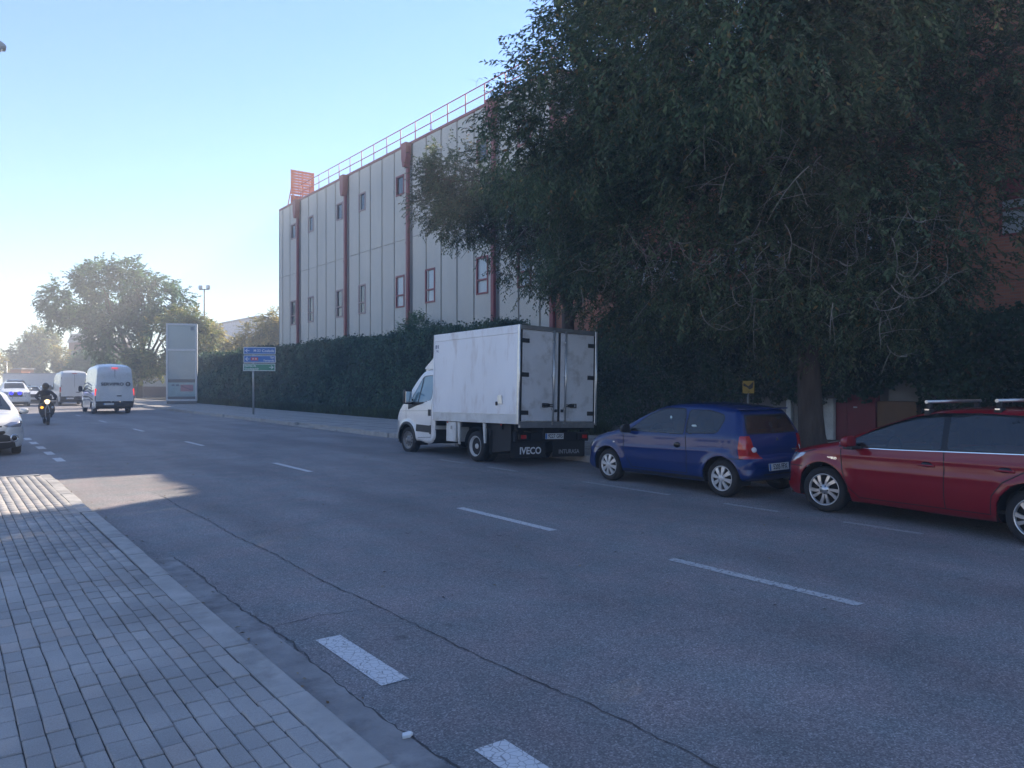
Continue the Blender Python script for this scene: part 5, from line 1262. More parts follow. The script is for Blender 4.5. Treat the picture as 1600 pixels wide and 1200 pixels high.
def blob_points(blobs, n, shell=.55, seed=1):
    r = np.random.default_rng(seed); vol = np.array([b[3] * b[4] * b[5] for b in blobs])**.75; cnt = r.multinomial(n, vol / vol.sum()); P_, D_ = [], []
    for b, c in zip(blobs, cnt):
        u = r.normal(0, 1, (c, 3)); u /= np.linalg.norm(u, axis=1, keepdims=True)
        rad = r.random(c)**(1 / 3.0) * (1 - shell) + shell * (1 - .35 * r.random(c)**2)
        rad = np.minimum(rad, 1.0) * (1 + .16 * vnoise(u * 2.2, 2.0, int(b[0] * 10) % 97)) 
        P_.append(np.array(b[:3]) + u * rad[:, None] * np.array(b[3:6])); D_.append(u)
    return np.concatenate(P_), np.concatenate(D_)
def sprays(P_, D_, per, twig_len, ll, lw, droop=.5, seed=3, stems=True, reject=None):
    """leafy twigs: each a drooping arc with leaves alternately on both sides"""
    r = np.random.default_rng(seed); n = len(P_)
    d = D_ + r.normal(0, .65, (n, 3)); d[:, 2] -= droop; d /= np.linalg.norm(d, axis=1, keepdims=True)
    tl = twig_len * (.6 + .8 * r.random(n)); dr = (.15 + .5 * r.random(n)) * droop
    t = (np.arange(per) + .6) / per
    pos = P_[:, None] + d[:, None] * (t[None, :, None] * tl[:, None, None]); pos[..., 2] -= (t[None]**2) * (tl * dr)[:, None]
    tan = d[:, None] + np.array((0, 0, -1.0)) * (2 * t[None, :, None] * dr[:, None, None]); tan /= np.linalg.norm(tan, axis=-1, keepdims=True)
    side = np.cross(tan, np.array((0, 0, 1.0))); side /= np.linalg.norm(side, axis=-1, keepdims=True) + 1e-9
    sg = np.where(np.arange(per) % 2 == 0, 1, -1)[None, :, None]
    ld = tan * .75 + side * sg * .75 + r.normal(0, .22, pos.shape); ld[..., 2] -= .28
    up = np.cross(side, tan) + r.normal(0, .35, pos.shape)
    B = pos.reshape(-1, 3); LD = ld.reshape(-1, 3); UP = up.reshape(-1, 3)
    size = (.7 + .55 * r.random(len(B)))
    if reject is not None:
        k = ~reject(B); B, LD, UP, size = B[k], LD[k], UP[k], size[k]
    v, q = leaf_quads(B, LD, UP, ll * size, lw * size)
    sv = sq = None
    if stems:
        w = .004
        e0, e1, e2 = P_, P_ + d * (tl * .5)[:, None] + np.array((0, 0, -1.)) * (tl * dr * .25)[:, None], P_ + d * tl[:, None] + np.array((0, 0, -1.)) * (tl * dr)[:, None]
        if reject is not None:
            k = ~(reject(e0) | reject(e2)); e0, e1, e2 = e0[k], e1[k], e2[k]
        sd = r.normal(0, 1, e0.shape); sd /= np.linalg.norm(sd, axis=1, keepdims=True); sd *= w
        sv = np.stack((e0 - sd, e0 + sd, e1 - sd * .8, e1 + sd * .8, e2 - sd * .3, e2 + sd * .3), 1).reshape(-1, 3)
        b = np.arange(len(e0))[:, None] * 6; sq = np.concatenate((b + np.array([[0, 1, 3, 2]]), b + np.array([[2, 3, 5, 4]])))
    return v, q, sv, sq
def limb(mb, a, b, r0, r1, bend=.15, n=7, sag=0.0, seed=None, sides=8):
    rr = random.Random(seed); a = Vector(a); b = Vector(b); L_ = (b - a).length
    o1 = Vector((rr.gauss(0, 1), rr.gauss(0, 1), rr.gauss(0, .5))) * L_ * bend
    pts = []
    for k in range(n + 1):
        t = k / n; p = a.lerp(b, t) + o1 * math.sin(math.pi * t) * .5 + Vector((0, 0, 1)) * (math.sin(math.pi * t) * L_ * .12 - sag * t * t)
        p += Vector((rr.gauss(0, 1), rr.gauss(0, 1), rr.gauss(0, 1))) * L_ * .012 * (0 < k < n); pts.append(p)
    mb.tube(pts, [r0 + (r1 - r0) * (k / n)**.8 for k in range(n + 1)], sides, cap=False); return pts

def far_tree(loc, blobs, n, ll, leafm, label, trunk_r=.25, group='trees at the end of the street', name='tree', per=8, tw=.9, seed=5, trunk_top=None):
    """blobs are relative to the foot of the trunk"""
    root = empty(name, loc, 0, label, 'tree', group)
    P_, D_ = blob_points(blobs, int(n * 1.5), .5, seed)
    nz = vnoise(P_, 1.0, seed) + .5 * vnoise(P_, 2.4, seed + 3); k = nz > -.10; P_, D_ = P_[k], D_[k]
    v, q, _, _ = sprays(P_, D_, per, tw, ll, ll * .55, .35, seed, False)
    link('crown', np_mesh('crown', v, q), leafm, root)
    mb = MB(); zt = min(b[2] for b in blobs) if trunk_top is None else trunk_top
    mb.tube([(0, 0, -.2), (0, 0, .3), (.1, .05, zt * .6), (.05, 0, zt)], [trunk_r * 1.5, trunk_r * 1.1, trunk_r * .9, trunk_r * .8], 10)
    for i, b in enumerate(blobs): limb(mb, (.05, 0, zt * .8), b[:3], trunk_r * .55, .05, .12, 6, 0, seed + i, 6)
    mb.build('trunk', 'bark', root)
    return root
# ------------------------------------------------------------------ the grey panel building
GX = 21.0; GY0, GY1, GH, GJ = 25.2, 58.6, 15.1, 9.85
gb = empty('warehouse', (GX, (GY0 + GY1) / 2, 0), 0, 'long grey concrete panel building with red downpipes and a red roof railing', 'building')
gb.location = (0, 0, 0)
m = MB(); m.box(GX + .16, GX + 24, GY0 + .02, GY1 - .02, -.02, GH - .05); m.build('wall', 'panel_joint', gb)
m = MB(); m.box(GX - .03, GX + 24.05, GY0 - .02, GY1 + .04, GH - .05, GH + .10, .01); m.build('coping', 'red_metal', gb)
pil = [29.7, 38.0, 46.3, 54.6]
wins = []   # (y centre, z0, z1, width)
for p in pil:
    for dy in (1.03, -2.32):
        yc = p + dy
        if GY0 + .6 < yc < GY1 - .6: wins.append((yc, 12.45, 13.55, .92, False)); wins.append((yc, 6.05, 7.85, .98, True))
edges = []
for p in [21.4] + pil:
    for k in range(5):
        a = p + .28 + k * 1.549; edges.append((a + .0, a + 1.549 - .17))
def panel(y0, y1, z0, z1):
    hs = [w for w in wins if y0 < w[0] < y1 and z0 < w[1] < z1]
    m = MB()
    if not hs: m.box(GX, GX + .155, y0, y1, z0, z1, .012)
    else:
        w = hs[0]; a, b = w[0] - w[3] / 2, w[0] + w[3] / 2; a = max(a, y0 + .08); b = min(b, y1 - .08)
        m.box(GX, GX + .155, y0, y1, z0, w[1]); m.box(GX, GX + .155, y0, y1, w[2], z1); m.box(GX, GX + .155, y0, a, w[1], w[2]); m.box(GX, GX + .155, b, y1, w[1], w[2])
    m.build('wall_panel', 'grey_panel', gb)
for a, b in edges:
    if b < GY0 + .5 or a > GY1 - .3: continue
    a = max(a, GY0 + .25); b = min(b, GY1 - .02)
    panel(a, b, .0, GJ - .012); panel(a, b, GJ + .012, GH - .06)
for a, b in edges:      # a raised seam inside each joint
    if b < GY0 + .5 or b > GY1 - .2: continue
    m = MB(); m.box(GX + .05, GX + .158, b + .055, b + .115, .1, GH - .06); m.build('joint_strip', 'grey_panel', gb)
for (yc, z0, z1, w, tall) in wins:
    m = MB(); a, b = yc - w / 2, yc + w / 2; t = .07; x0, x1 = GX - .035, GX + .10
    m.box(x0, x1, a - .02, a + t, z0 - .02, z1 + .02); m.box(x0, x1, b - t, b + .02, z0 - .02, z1 + .02); m.box(x0, x1, a + t, b - t, z0 - .02, z0 + t); m.box(x0, x1, a + t, b - t, z1 - t, z1 + .02)
    if tall: m.box(x0, x1, a + t, b - t, z0 + (z1 - z0) * .36, z0 + (z1 - z0) * .36 + .08)
    fr = m.build('window', 'red_metal' if yc < 42 else 'window_frame', gb)
    if tall and yc < 42:
        mm = .36 * (z1 - z0) + z0
        for q0, q1 in ((z0 + t, mm), (mm + .08, z1 - t)):
            m = MB(); m.box(GX + .05, GX + .06, a + t, b - t, q0, q1); m.build('pane', 'blind_glass' if True else '', fr)
    else:
        m = MB(); m.box(GX + .05, GX + .06, a + t, b - t, z0 + t, z1 - t); m.build('pane', 'window_glass', fr)
for p in pil + [GY0 + .12]:
    m = MB(); m.box(GX - .16, GX + .0, p - .12, p + .12, .0, GH - 1.2, .03, 2); o = m.build('downpipe', 'red_metal', gb)
    if p > 26:
        m = MB(); m.prism([(p - .26, GH + .02), (p + .26, GH + .02), (p + .26, GH - .8), (p + .13, GH - 1.3), (p - .13, GH - 1.3), (p - .26, GH - .8)], GX - .36, GX - .02, 'X'); m.build('hopper', 'red_metal', o)
    for zz in (4.0, GJ - .3): 
        m = MB(); m.box(GX - .18, GX + .01, p - .15, p + .15, zz, zz + .08, .01); m.build('pipe_clamp', 'red_metal', o)
m = MB(); m.box(GX - .02, GX + .2, GY1 - .02, GY1 + .05, 0, GH, .01); m.build('corner_trim', 'panel_joint', gb)
# roof railing
rl = MB(); rl.tube([(GX + .12, GY0 + .1, GH + 1.15), (GX + .12, 54.4, GH + 1.15)], .028, 8); rail = rl.build('railing', 'red_light', gb)
rl = MB(); rl.tube([(GX + .12, GY0 + .1, GH + .62), (GX + .12, 54.4, GH + .62)], .028, 8); rl.build('lower_rail', 'red_light', rail)
for k in range(18):
    yy = GY0 + .4 + k * 1.7
    m = MB(); m.tube([(GX + .12, yy, GH + .05), (GX + .12, yy, GH + 1.15)], .030, 8); m.build('railing_post', 'red_light', rail)

# roof sign seen edge-on at the far corner
rs = empty('roof_sign', (GX + .1, 56.4, GH - .25), 0, 'orange slatted sign frame standing on the roof corner of the grey building', 'sign')
m = MB()
for xx in (.15, .9, 1.65): m.box(xx - .05, xx + .05, -.04, .04, 0, 2.95)
m.tube([(.15, .05, 2.2), (.15, 1.3, .0)], .04, 6); m.tube([(1.65, .05, 2.2), (1.65, 1.3, .0)], .04, 6); m.build('frame', 'red_light', rs)
for k in range(9):
    z0 = 1.12 + k * .205; m = MB(); m.box(-.05, 1.80, -.10, -.055, z0, z0 + .168, .005); m.build('slat', 'orange_slat', rs)
for k in range(7):
    x0 = .0 + k * .29; m = MB(); m.box(x0 - .03, x0 + .03, -.052, -.042, 1.08, 2.98, .004); m.build('upright', 'red_light', rs)
m = MB(); m.box(-.06, 1.82, -.12, -.06, .28, 1.02, .01); pnl = m.build('lower_panel', 'red_light', rs)
for k in range(5):
    m = MB(); m.tube([(.04 + k * .34, -.14, .34), (.20 + k * .34, -.14, .92)], .03, 6); m.tube([(.20 + k * .34, -.14, .92), (.36 + k * .34, -.14, .34)], .03, 6); m.build('zigzag_brace', 'orange_slat', pnl)

# ------------------------------------------------------------------ the brick building
BH = 12.8
bb = empty('brick_building', (0, 0, 0), 0, 'orange brick building behind the big tree with strip windows and red spandrels', 'building')
wy = [(3.6, 8.1), (9.9, 12.7), (14.2, 17.0), (18.4, 21.2), (-3.0, 1.6)]
m = MB(); m.box(GX + .3, GX + 22, -16, GY0 - .02, -.02, BH - .1); m.build('rear_wall', 'brick', bb)
m = MB()
for z0, z1 in ((-.02, 5.35), (6.9, BH)): m.box(GX + .02, GX + .32, -16, GY0 - .02, z0, z1)
ys_ = sorted([-16] + [q for w in wy for q in w] + [GY0 - .02])
for a, b in zip(ys_[::2], ys_[1::2]): m.box(GX + .02, GX + .32, a, b, 5.35, 6.9)
m.build('wall', 'brick', bb)
m = MB(); m.box(GX - .06, GX + 22, -16.1, GY0 - .03, BH, BH + .16, .01); m.build('coping', 'red_metal', bb)
m = MB(); m.box(GX + 12, GX + 21, 4, 20, BH + .16, BH + 3.2); m.build('roof_house', 'brick', bb)
for a, b in wy:
    m = MB(); m.box(GX - .01, GX + .12, a + .002, b - .002, 6.30, 6.90); m.build('spandrel', 'red_metal', bb)
    m = MB(); z0, z1 = 5.35, 6.29
    m.box(GX + .03, GX + .12, a + .002, b - .002, z0, z0 + .06); m.box(GX + .03, GX + .12, a + .002, b - .002, z1 - .05, z1); n = 4
    m.box(GX + .03, GX + .12, a + .06, b - .06, z0 + .62, z0 + .68)
    for k in range(n + 1):
        yy = a + .03 + (b - a - .06) * k / n; m.box(GX + .03, GX + .12, yy - .028, yy + .028, z0 + .06, z1 - .05)
    f = m.build('window', 'red_metal', bb)
    for k in range(n):
        yy0 = a + .03 + (b - a - .06) * k / n + .03; yy1 = a + .03 + (b - a - .06) * (k + 1) / n - .03
        for q0, q1 in ((z0 + .06, z0 + .62), (z0 + .68, z1 - .05)):
            m = MB(); m.box(GX + .07, GX + .08, yy0, yy1, q0, q1); m.build('pane', 'blind_glass', f)
m = MB(); m.box(GX - .35, GX + .01, 6.1, 6.9, 3.75, 4.45, .02, 2); o = m.build('wall_box', 'red_metal', bb)
# ------------------------------------------------------------------ low rendered wall under the ivy
IX = 20.3
lw = empty('garden_wall', (0, 0, 0), 0, 'pale rendered low wall and red door half hidden under ivy behind the big tree trunk', 'wall')
def seg(name, y0, y1, z0, z1, mt, x=IX): 
    m = MB(); m.box(x, x + .25, y0, y1, z0, z1, .008); return m.build(name, mt, lw)
seg('wall_panel', 13.6, 14.75, .13, 1.25, 'render_pale'); seg('wall_panel', 14.77, 24.0, .13, 1.1, 'render_pale', IX + .1)
seg('wall_panel', -14, 9.4, .13, 1.1, 'render_pale', IX + .1)
seg('gate_post', 13.40, 13.56, .13, 1.25, 'white_post', IX - .05); seg('gate_post', 12.05, 12.35, .13, 1.3, 'white_post', IX - .05)
seg('wall_panel', 12.37, 13.38, .13, 1.2, 'render_pale', IX + .05)
d_ = seg('door', 10.85, 11.65, .13, 1.42, 'door_red'); m = MB(); m.box(IX - .05, IX - .01, 11.35, 11.45, 1.05, 1.09, .006); m.build('door_handle', 'white_post', d_)
seg('wall_panel', 11.67, 12.03, .13, 1.2, 'door_red', IX + .06)
seg('wall_panel', 9.75, 10.8, .13, 1.25, 'render_tan'); seg('wall_panel', 9.6, 10.5, 1.26, 1.75, 'render_pale', IX + .02)
m = MB(); m.box(IX + .26, IX + .5, -14, 24.0, .13, 3.4); m.build('back_wall', 'render_pale', lw)
m = MB(); m.box(IX + .27, IX + .45, 9.4, 20.6, 3.4, 4.5); m.build('back_wall', 'render_pale', lw)

# ------------------------------------------------------------------ hedge and ivy
def leafy(name, n, fn, ll, matn, parent, seed, lw=.8, out=(-1, 0, 0), jit=.8):
    r = np.random.default_rng(seed); B, O = fn(r, n)
    d = r.normal(0, .5, B.shape) + np.array((0, 0, -.9)); up = O + r.normal(0, jit * .7, B.shape)
    s = (.6 + .8 * r.random(len(B))) * (ll if np.isscalar(ll) else ll(B))
    v, q = leaf_quads(B, d, up, s, s * lw, .12); return link(name, np_mesh(name, v, q), matn, parent)
hg = empty('hedge', (17.9, 50, 0), 0, 'long tall clipped hedge along the far pavement below the grey building', 'hedge'); hg.location = (0, 0, 0)
HX0, HX1, HY0, HY1, HH = 17.6, 19.2, 24.6, 74.0, 4.0
def core(x0, x1, y0, y1, z0, z1, name, parent, amp=.18, st=.5):
    b = bmesh.new()
    ny = int((y1 - y0) / st); nz = max(2, int((z1 - z0) / st)); 
    m = MB()
    v = {}
    def pt(x, y, z, outx, outz):
        n_ = vnoise(np.array([[x, y, z]]), 1.6, 9)[0] * amp
        return (x + outx * n_, y, z + outz * n_)
    g = lambda i, j: pt(x0, y0 + (y1 - y0) * i / ny, z0 + (z1 - z0) * j / nz, 1, 0 if j < nz else 1)
    for i in range(ny):
        for j in range(nz): m.face([g(i, j), g(i, j + 1), g(i + 1, j + 1), g(i + 1, j)])
        a, c = g(i, nz), g(i + 1, nz); m.face([a, (x1, a[1], a[2]), (x1, c[1], c[2]), c])
        m.face([(x1, a[1], a[2]), (x1, a[1], z0), (x1, c[1], z0), (x1, c[1], c[2])])
    for i in (0, ny):
        for j in range(nz):
            a, c = g(i, j), g(i, j + 1); m.face([a, c, (x1, c[1], c[2]), (x1, a[1], a[2])])
    return m.build(name, 'hedge_core', parent)
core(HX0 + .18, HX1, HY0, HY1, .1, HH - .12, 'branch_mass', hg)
def hedge_pts(r, n):
    n2 = int(n * .72); u = r.random(n2)
    # more, smaller leaves near the camera
    y = HY0 + (HY1 - HY0) * u**1.9; z = .15 + (HH - .1) * r.random(n2)
    nz = vnoise(np.stack((y, y * 0, z), 1), 1.5, 21) * .22
    A = np.stack((HX0 + .08 - nz + r.normal(0, .08, n2), y, z), 1); OA = np.tile(np.array((-1., 0, .3)), (n2, 1))
    n3 = n - n2; y = HY0 + (HY1 - HY0) * r.random(n3)**1.9; x = HX0 + (HX1 - HX0) * r.random(n3)
    zt = HH + .24 * vnoise(np.stack((x, y, y * 0), 1), 1.1, 5) + .16 * np.abs(r.normal(0, 1, n3)) - .08 
    B = np.stack((x, y, zt), 1); OB = np.tile(np.array((-.4, 0, 1.)), (n3, 1))
    return np.concatenate((A, B)), np.concatenate((OA, OB))
leafy('foliage', 62000, hedge_pts, lambda B: .075 + .0028 * (B[:, 1] - 20), 'leaf_hedge', hg, 31)
iv = empty('ivy', (20.2, 10, 0), 0, 'dark ivy covering the wall behind the big tree and the parked cars', 'ivy'); iv.location = (0, 0, 0)
def top_z(y): return 3.5 + .22 * np.sin(y * .7) + .15 * np.sin(y * 1.9 + 1) + 1.3 / (1 + np.exp(-(y - 9.5) / .5)) / (1 + np.exp((y - 20.5) / .6))
def low_z(y):
    """how far down the ivy hangs"""
    z = np.where((y > 9.6) & (y < 15.2), 1.22, .12); z = np.where((y > 12.4) & (y < 12.9), .5, z); z = np.where((y > 11.7) & (y < 12.0), .3, z); z = np.where((y > 10.7) & (y < 12.2), np.maximum(z, 1.35), z); z = np.where((y > 9.6) & (y < 10.6), 1.72, z)
    return z + .12 * np.sin(y * 9)
def ivy_pts(r, n):
    y = -9 + 33.6 * r.random(n); zt = top_z(y); zl = low_z(y); z = zl + (zt - zl) * r.random(n)**.9
    nz = vnoise(np.stack((y, y * 0, z), 1), 1.7, 77) * .22
    x = IX - .12 - nz - .10 * (z > zt - .5) + r.normal(0, .09, n) - .06 * z
    return np.stack((x, y, z), 1), np.tile(np.array((-1., 0, .35)), (n, 1))
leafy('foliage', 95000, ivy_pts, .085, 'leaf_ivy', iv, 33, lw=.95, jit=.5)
def ivy_top(r, n):
    y = -9 + 33.6 * r.random(n); x = IX - .5 + 1.1 * r.random(n); z = top_z(y) + .05 + .12 * np.abs(r.normal(0, 1, n)) - .35 * np.abs(x - IX - .1)
    return np.stack((x, y, z), 1), np.tile(np.array((-.5, 0, 1.)), (n, 1))
leafy('top_growth', 9000, ivy_top, .10, 'leaf_ivy', iv, 34, lw=.9)
# shrub standing up out of the hedge beside the truck
sb = empty('shrub', P(655, 520, 40), 0, 'bushy dark shrub rising out of the hedge above the truck cab', 'shrub'); sb.location.z = 0
bl = [(-.2, 0, 4.45, .6, .8, .65), (-.2, -.7, 4.2, .5, .6, .55), (-.2, .9, 4.1, .5, .7, .5), (-.1, .2, 3.2, .7, 1.4, 1.0)]
Pb, Db = blob_points(bl, 900, .5, 8); v, q, sv, sq = sprays(Pb, Db + np.array((0, 0, .9)), 9, .5, .11, .05, .05, 9)
link('foliage', np_mesh('foliage', v, q), 'leaf_far', sb); m = MB()
for k in range(5): limb(m, (random.gauss(0, .08), random.gauss(0, .1), 0), (random.gauss(0, .2), random.gauss(0, .5), 4.1), .035, .012, .06, 6, 0, k, 6)
m.build('stem', 'bark', sb)
# grass in the bed in front of the hedge
def grass(r, n):
    y = 14 + 56 * r.random(n)**1.5; x = 15.95 + 1.7 * r.random(n); return np.stack((x, y, np.full(n, .12)), 1), r.normal(0, 1, (n, 3))
r = np.random.default_rng(5); B, O = grass(r, 26000); B = B[(vnoise(B, 1.1, 3) > -.12) | (B[:, 1] > 24)]; n = len(B); d = r.normal(0, .35, (n, 3)); d[:, 2] = 1; up = r.normal(0, 1, (n, 3)); up[:, 2] = 0
hgt = (.10 + .22 * r.random(n)) * (1 + .6 * (B[:, 1] > 18)); v, q = leaf_quads(B, d, up, hgt, .018 + .0006 * B[:, 1], .1)
props(link('grass', np_mesh('grass', v, q), 'leaf_grass'), label='patchy green grass in the bed below the hedge', cat='grass', kind='stuff')
# ------------------------------------------------------------------ the big street tree (and its neighbour, whose trunk the truck hides)
SX, SY = math.sin(R(SUN_AZ)) / math.tan(R(SUN_EL)), math.cos(R(SUN_AZ)) / math.tan(R(SUN_EL))
def light_gap(B):
    """a gap cut out of the crowns so that the sun reaches the near pavement"""
    xg = B[:, 0] - B[:, 2] * SX; yg = B[:, 1] - B[:, 2] * SY
    w = .10 * np.sin(B[:, 0] * 3.1) + .10 * np.sin(B[:, 1] * 2.7)
    hi = 15.9
    lo = 11.2 + .52 * np.clip(xg - .5, 0, 4) 
    return (xg > -.6) & (xg < 3.35 + 2 * w) & (yg > lo + w) & (yg < hi)  # crowns are shaped by leaving leaves out along the sun's path
def big_tree(root, foot, limbs, blobs, n, seed, trunk, bare):
    P_, D_ = blob_points(blobs, n, .42, seed)
    nz = vnoise(P_, 1.25, seed) + .6 * vnoise(P_, 2.9, seed + 1)
    k = nz > -.20; P_, D_ = P_[k], D_[k]
    v, q, sv, sq = sprays(P_, D_, 11, .48, .105, .042, .22, seed + 2, True, light_gap)
    o = link('crown', np_mesh('crown', v, q), 'leaf_elm', root)
    link('twigs', np_mesh('twigs', sv, sq), 'twig_dark', root)
    mb = MB(); mb.tube(trunk[0], trunk[1], 20)
    top = Vector(trunk[0][-1]); tubes = []
    inside = lambda pts: light_gap(np.array([tuple(p) for p in pts])).any()
    def limb_clear(a, b, *k):
        t_ = MB(); pts = limb(t_, a, b, *k); bad = inside(pts)
        t_.bm.free()
        if not bad: limb(mb, a, b, *k)
        return pts
    for i, (z0, b, r0) in enumerate(limbs):
        base = top if z0 is None else Vector(trunk[0][-2]).lerp(top, z0)
        for trial in range(40):
            t_ = MB(); bad = inside(limb(t_, base, Vector(b) + Vector((.12, -.08, -.05)) * trial * .5, r0, .04, .10, 9, 0, seed + i + trial * 10, 10)); t_.bm.free()
            if not bad: break
        pts = limb(mb, base, Vector(b) + Vector((.12, -.08, -.05)) * trial * .5, r0, .04, .10, 9, 0, seed + i + trial * 10, 10); tubes.append(pts)
        rr = random.Random(seed * 7 + i)
        for j in range(7):
            a = pts[3 + (j % 6)]; near_b = min(blobs, key=lambda q_: (Vector(q_[:3]) - a).length + rr.random() * 4)
            e = Vector(near_b[:3]) + Vector((rr.gauss(0, .5) * near_b[3], rr.gauss(0, .5) * near_b[4], rr.gauss(0, .5) * near_b[5]))
            p2 = limb_clear(a, e, r0 * .35, .012, .16, 7, .3, rr.random(), 6)
            for t in range(3):
                a2 = p2[2 + t * 2]; e2 = a2 + Vector((rr.gauss(0, 1), rr.gauss(0, 1), rr.gauss(-.2, .6))) * 1.1; limb_clear(a2, e2, .014, .005, .2, 5, .3, rr.random(), 5)
    mb.build('trunk', 'bark', root)
    tb = MB(); rr = random.Random(seed + 50)
    for (px, py, Z, cnt) in bare:
        c = P(px, py, Z)
        for k in range(cnt):
            a = c + Vector((rr.gauss(0, .5), rr.gauss(0, .5), rr.gauss(0, .35))); hd = rr.uniform(0, 6.28); L_ = rr.uniform(.5, 1.5); pts = []
            crv = rr.uniform(-1.5, 2.4); p = a.copy(); el = rr.uniform(-1.3, .1)
            for t in range(12):
                pts.append(p.copy()); p = p + Vector((math.cos(hd) * math.cos(el), math.sin(hd) * math.cos(el), math.sin(el))) * L_ / 11; el += crv * .14; hd += rr.gauss(0, .10)
            if inside(pts): continue
            tb.tube(pts, [.009 * (1 - t / 14) for t in range(12)], 5, cap=False)
            for t in range(3):
                q_ = pts[3 + 2 * t]; e = q_ + Vector((rr.gauss(0, .3), rr.gauss(0, .3), rr.gauss(-.15, .2))); tb.tube([q_, q_.lerp(e, .5) + Vector((0, 0, .04)), e], [.005, .004, .0025], 4, cap=False)
    props(tb.build('bare_twigs', 'twig', root), kind='stuff')
    return root
T1 = (16.7, 10.45)
def B_(px, py, Z, r, rz=None, ry=None):
    p = P(px, py, Z); return (p.x, p.y, p.z, r, ry or r, rz or r)
blobs1 = [B_(1150, 120, 17, 4.2, 3.8), B_(1390, 120, 16.5, 4.2, 3.8), B_(1010, 150, 17.5, 2.6), B_(1150, 320, 15.5, 2.9, 2.6), B_(1370, 330, 14.8, 2.8, 2.5), B_(1000, 320, 18, 2.7, 2.3),
          B_(1010, 415, 17.5, 1.8, 1.4), B_(1190, 425, 16.5, 2.1, 1.4), B_(1340, 440, 16, 1.7, 1.3), B_(1425, 430, 14.5, 1.0, .9), B_(1445, 510, 14.2, .45, .55), B_(1470, 270, 15, 1.6, 1.5), B_(1530, 50, 16, 2.6, 2.0), B_(1455, 370, 15.5, 1.2, 1.0),
          B_(1120, -130, 18, 3.6), B_(1350, -180, 17, 3.8), B_(1250, 30, 15, 3.0), B_(900, 230, 17.5, 2.2, 1.9), B_(830, 230, 18, 1.7, 1.5), B_(1090, 60, 14.5, 2.6)]
blobs1 += [B_(1060, 480, 18.5, 1.7, 1.2), B_(1180, 490, 18.5, 1.8, 1.2), B_(1310, 500, 18, 1.6, 1.1), B_(990, 470, 19, 1.5, 1.1), B_(1250, 400, 17, 2.2, 1.6), B_(1470, 200, 14.5, 1.8, 1.6), B_(1300, 220, 13.8, 2.2, 1.8), B_(1180, 220, 14, 2.2, 1.8),
    (11.2, 11.0, 7.5, 2.6, 2.9, 1.5), (10.0, 8.6, 7.6, 2.6, 2.8, 2.2), (13.0, 8.2, 10.2, 3.2, 3.2, 2.6), (13.4, 12.0, 10.6, 3.0, 2.8, 2.4), (9.4, 11.0, 6.6, 1.7, 1.7, 1.4), (12.0, 5.5, 9.2, 2.6, 2.6, 2.2), (9.0, 6.0, 7.2, 2.2, 2.4, 1.9)]
limbs1 = [(None, (13.2, 11.0, 9.2), .17), (None, (15.5, 14.5, 9.5), .17), (.7, (14.0, 7.0, 9.0), .16), (None, (17.8, 10.5, 11.5), .2), (.6, (11.0, 9.0, 7.2), .13), (.8, (17.5, 6.0, 8.5), .14), (.5, (12.5, 13.5, 6.8), .13)]
t1 = empty('street_tree', (0, 0, 0), 0, 'huge dark elm with drooping branches and a thick trunk behind the blue and red cars', 'tree', 'street trees on the far pavement')
big_tree(t1, T1, limbs1, blobs1, 38000, 101,
         ([(T1[0], T1[1], -.1), (T1[0], T1[1], .15), (T1[0] - .02, T1[1] + .02, .5), (T1[0] - .05, T1[1] + .05, 1.2), (T1[0] - .08, T1[1] + .08, 2.4), (T1[0] - .15, T1[1] + .1, 3.6), (T1[0] - .2, T1[1] + .15, 4.6)], [.42, .36, .31, .275, .255, .25, .26]),
         [(1250, 330, 13.4, 8), (1330, 350, 13.2, 8), (1180, 370, 14, 8), (1080, 380, 15, 8), (1150, 440, 14.5, 6), (1400, 400, 13, 6), (1420, 470, 13.6, 5), (1260, 230, 12.6, 9), (1200, 190, 12.6, 5), (980, 400, 16, 7), (1330, 440, 13.8, 7), (1480, 330, 13.5, 5), (930, 420, 17, 5)])
T2 = (17.0, 19.6)
blobs2 = [B_(820, 300, 24, 2.2, 1.8), B_(745, 270, 25.5, 1.7, 1.4), B_(700, 290, 26.5, 1.0, .9), B_(880, 330, 23.5, 2.4, 2.0), B_(925, 165, 24.5, 2.0, 1.8), B_(925, 75, 25.5, 1.3, 1.3), B_(985, 60, 25, 2.3), B_(940, 220, 24, 2.6, 2.3), B_(800, 390, 23, 1.3, 1.0), B_(715, 350, 25.5, .9, .7),
          B_(860, 425, 22.5, 1.2, .9), B_(920, 440, 22, 1.5, 1.1), B_(960, -40, 26, 1.9), B_(1040, -80, 25, 2.8), B_(855, 150, 26, 1.1, 1.0), B_(790, 235, 26, 1.5, 1.1), B_(825, 235, 25, 1.6, 1.4), B_(680, 270, 27, .7, .5), B_(670, 320, 26.5, .7, .6), B_(760, 360, 24.5, 1.3, 1.0), B_(930, 390, 22.5, 1.6, 1.3), B_(735, 265, 25.8, 1.6, 1.2), B_(765, 320, 24.6, 1.7, 1.4), B_(720, 330, 26, 1.3, 1.0), B_(800, 250, 25.2, 1.7, 1.2), B_(835, 320, 23.2, 1.9, 1.5), B_(775, 385, 24, 1.2, .8)]
limbs2 = [(None, blobs2[0][:3], .13), (None, blobs2[4][:3], .15), (None, blobs2[7][:3], .15), (.6, blobs2[1][:3], .10), (.7, blobs2[11][:3], .10), (None, blobs2[6][:3], .13)]
t2 = empty('street_tree', (0, 0, 0), 0, 'dark elm with thin outer sprays in front of the grey building above the truck', 'tree', 'street trees on the far pavement')
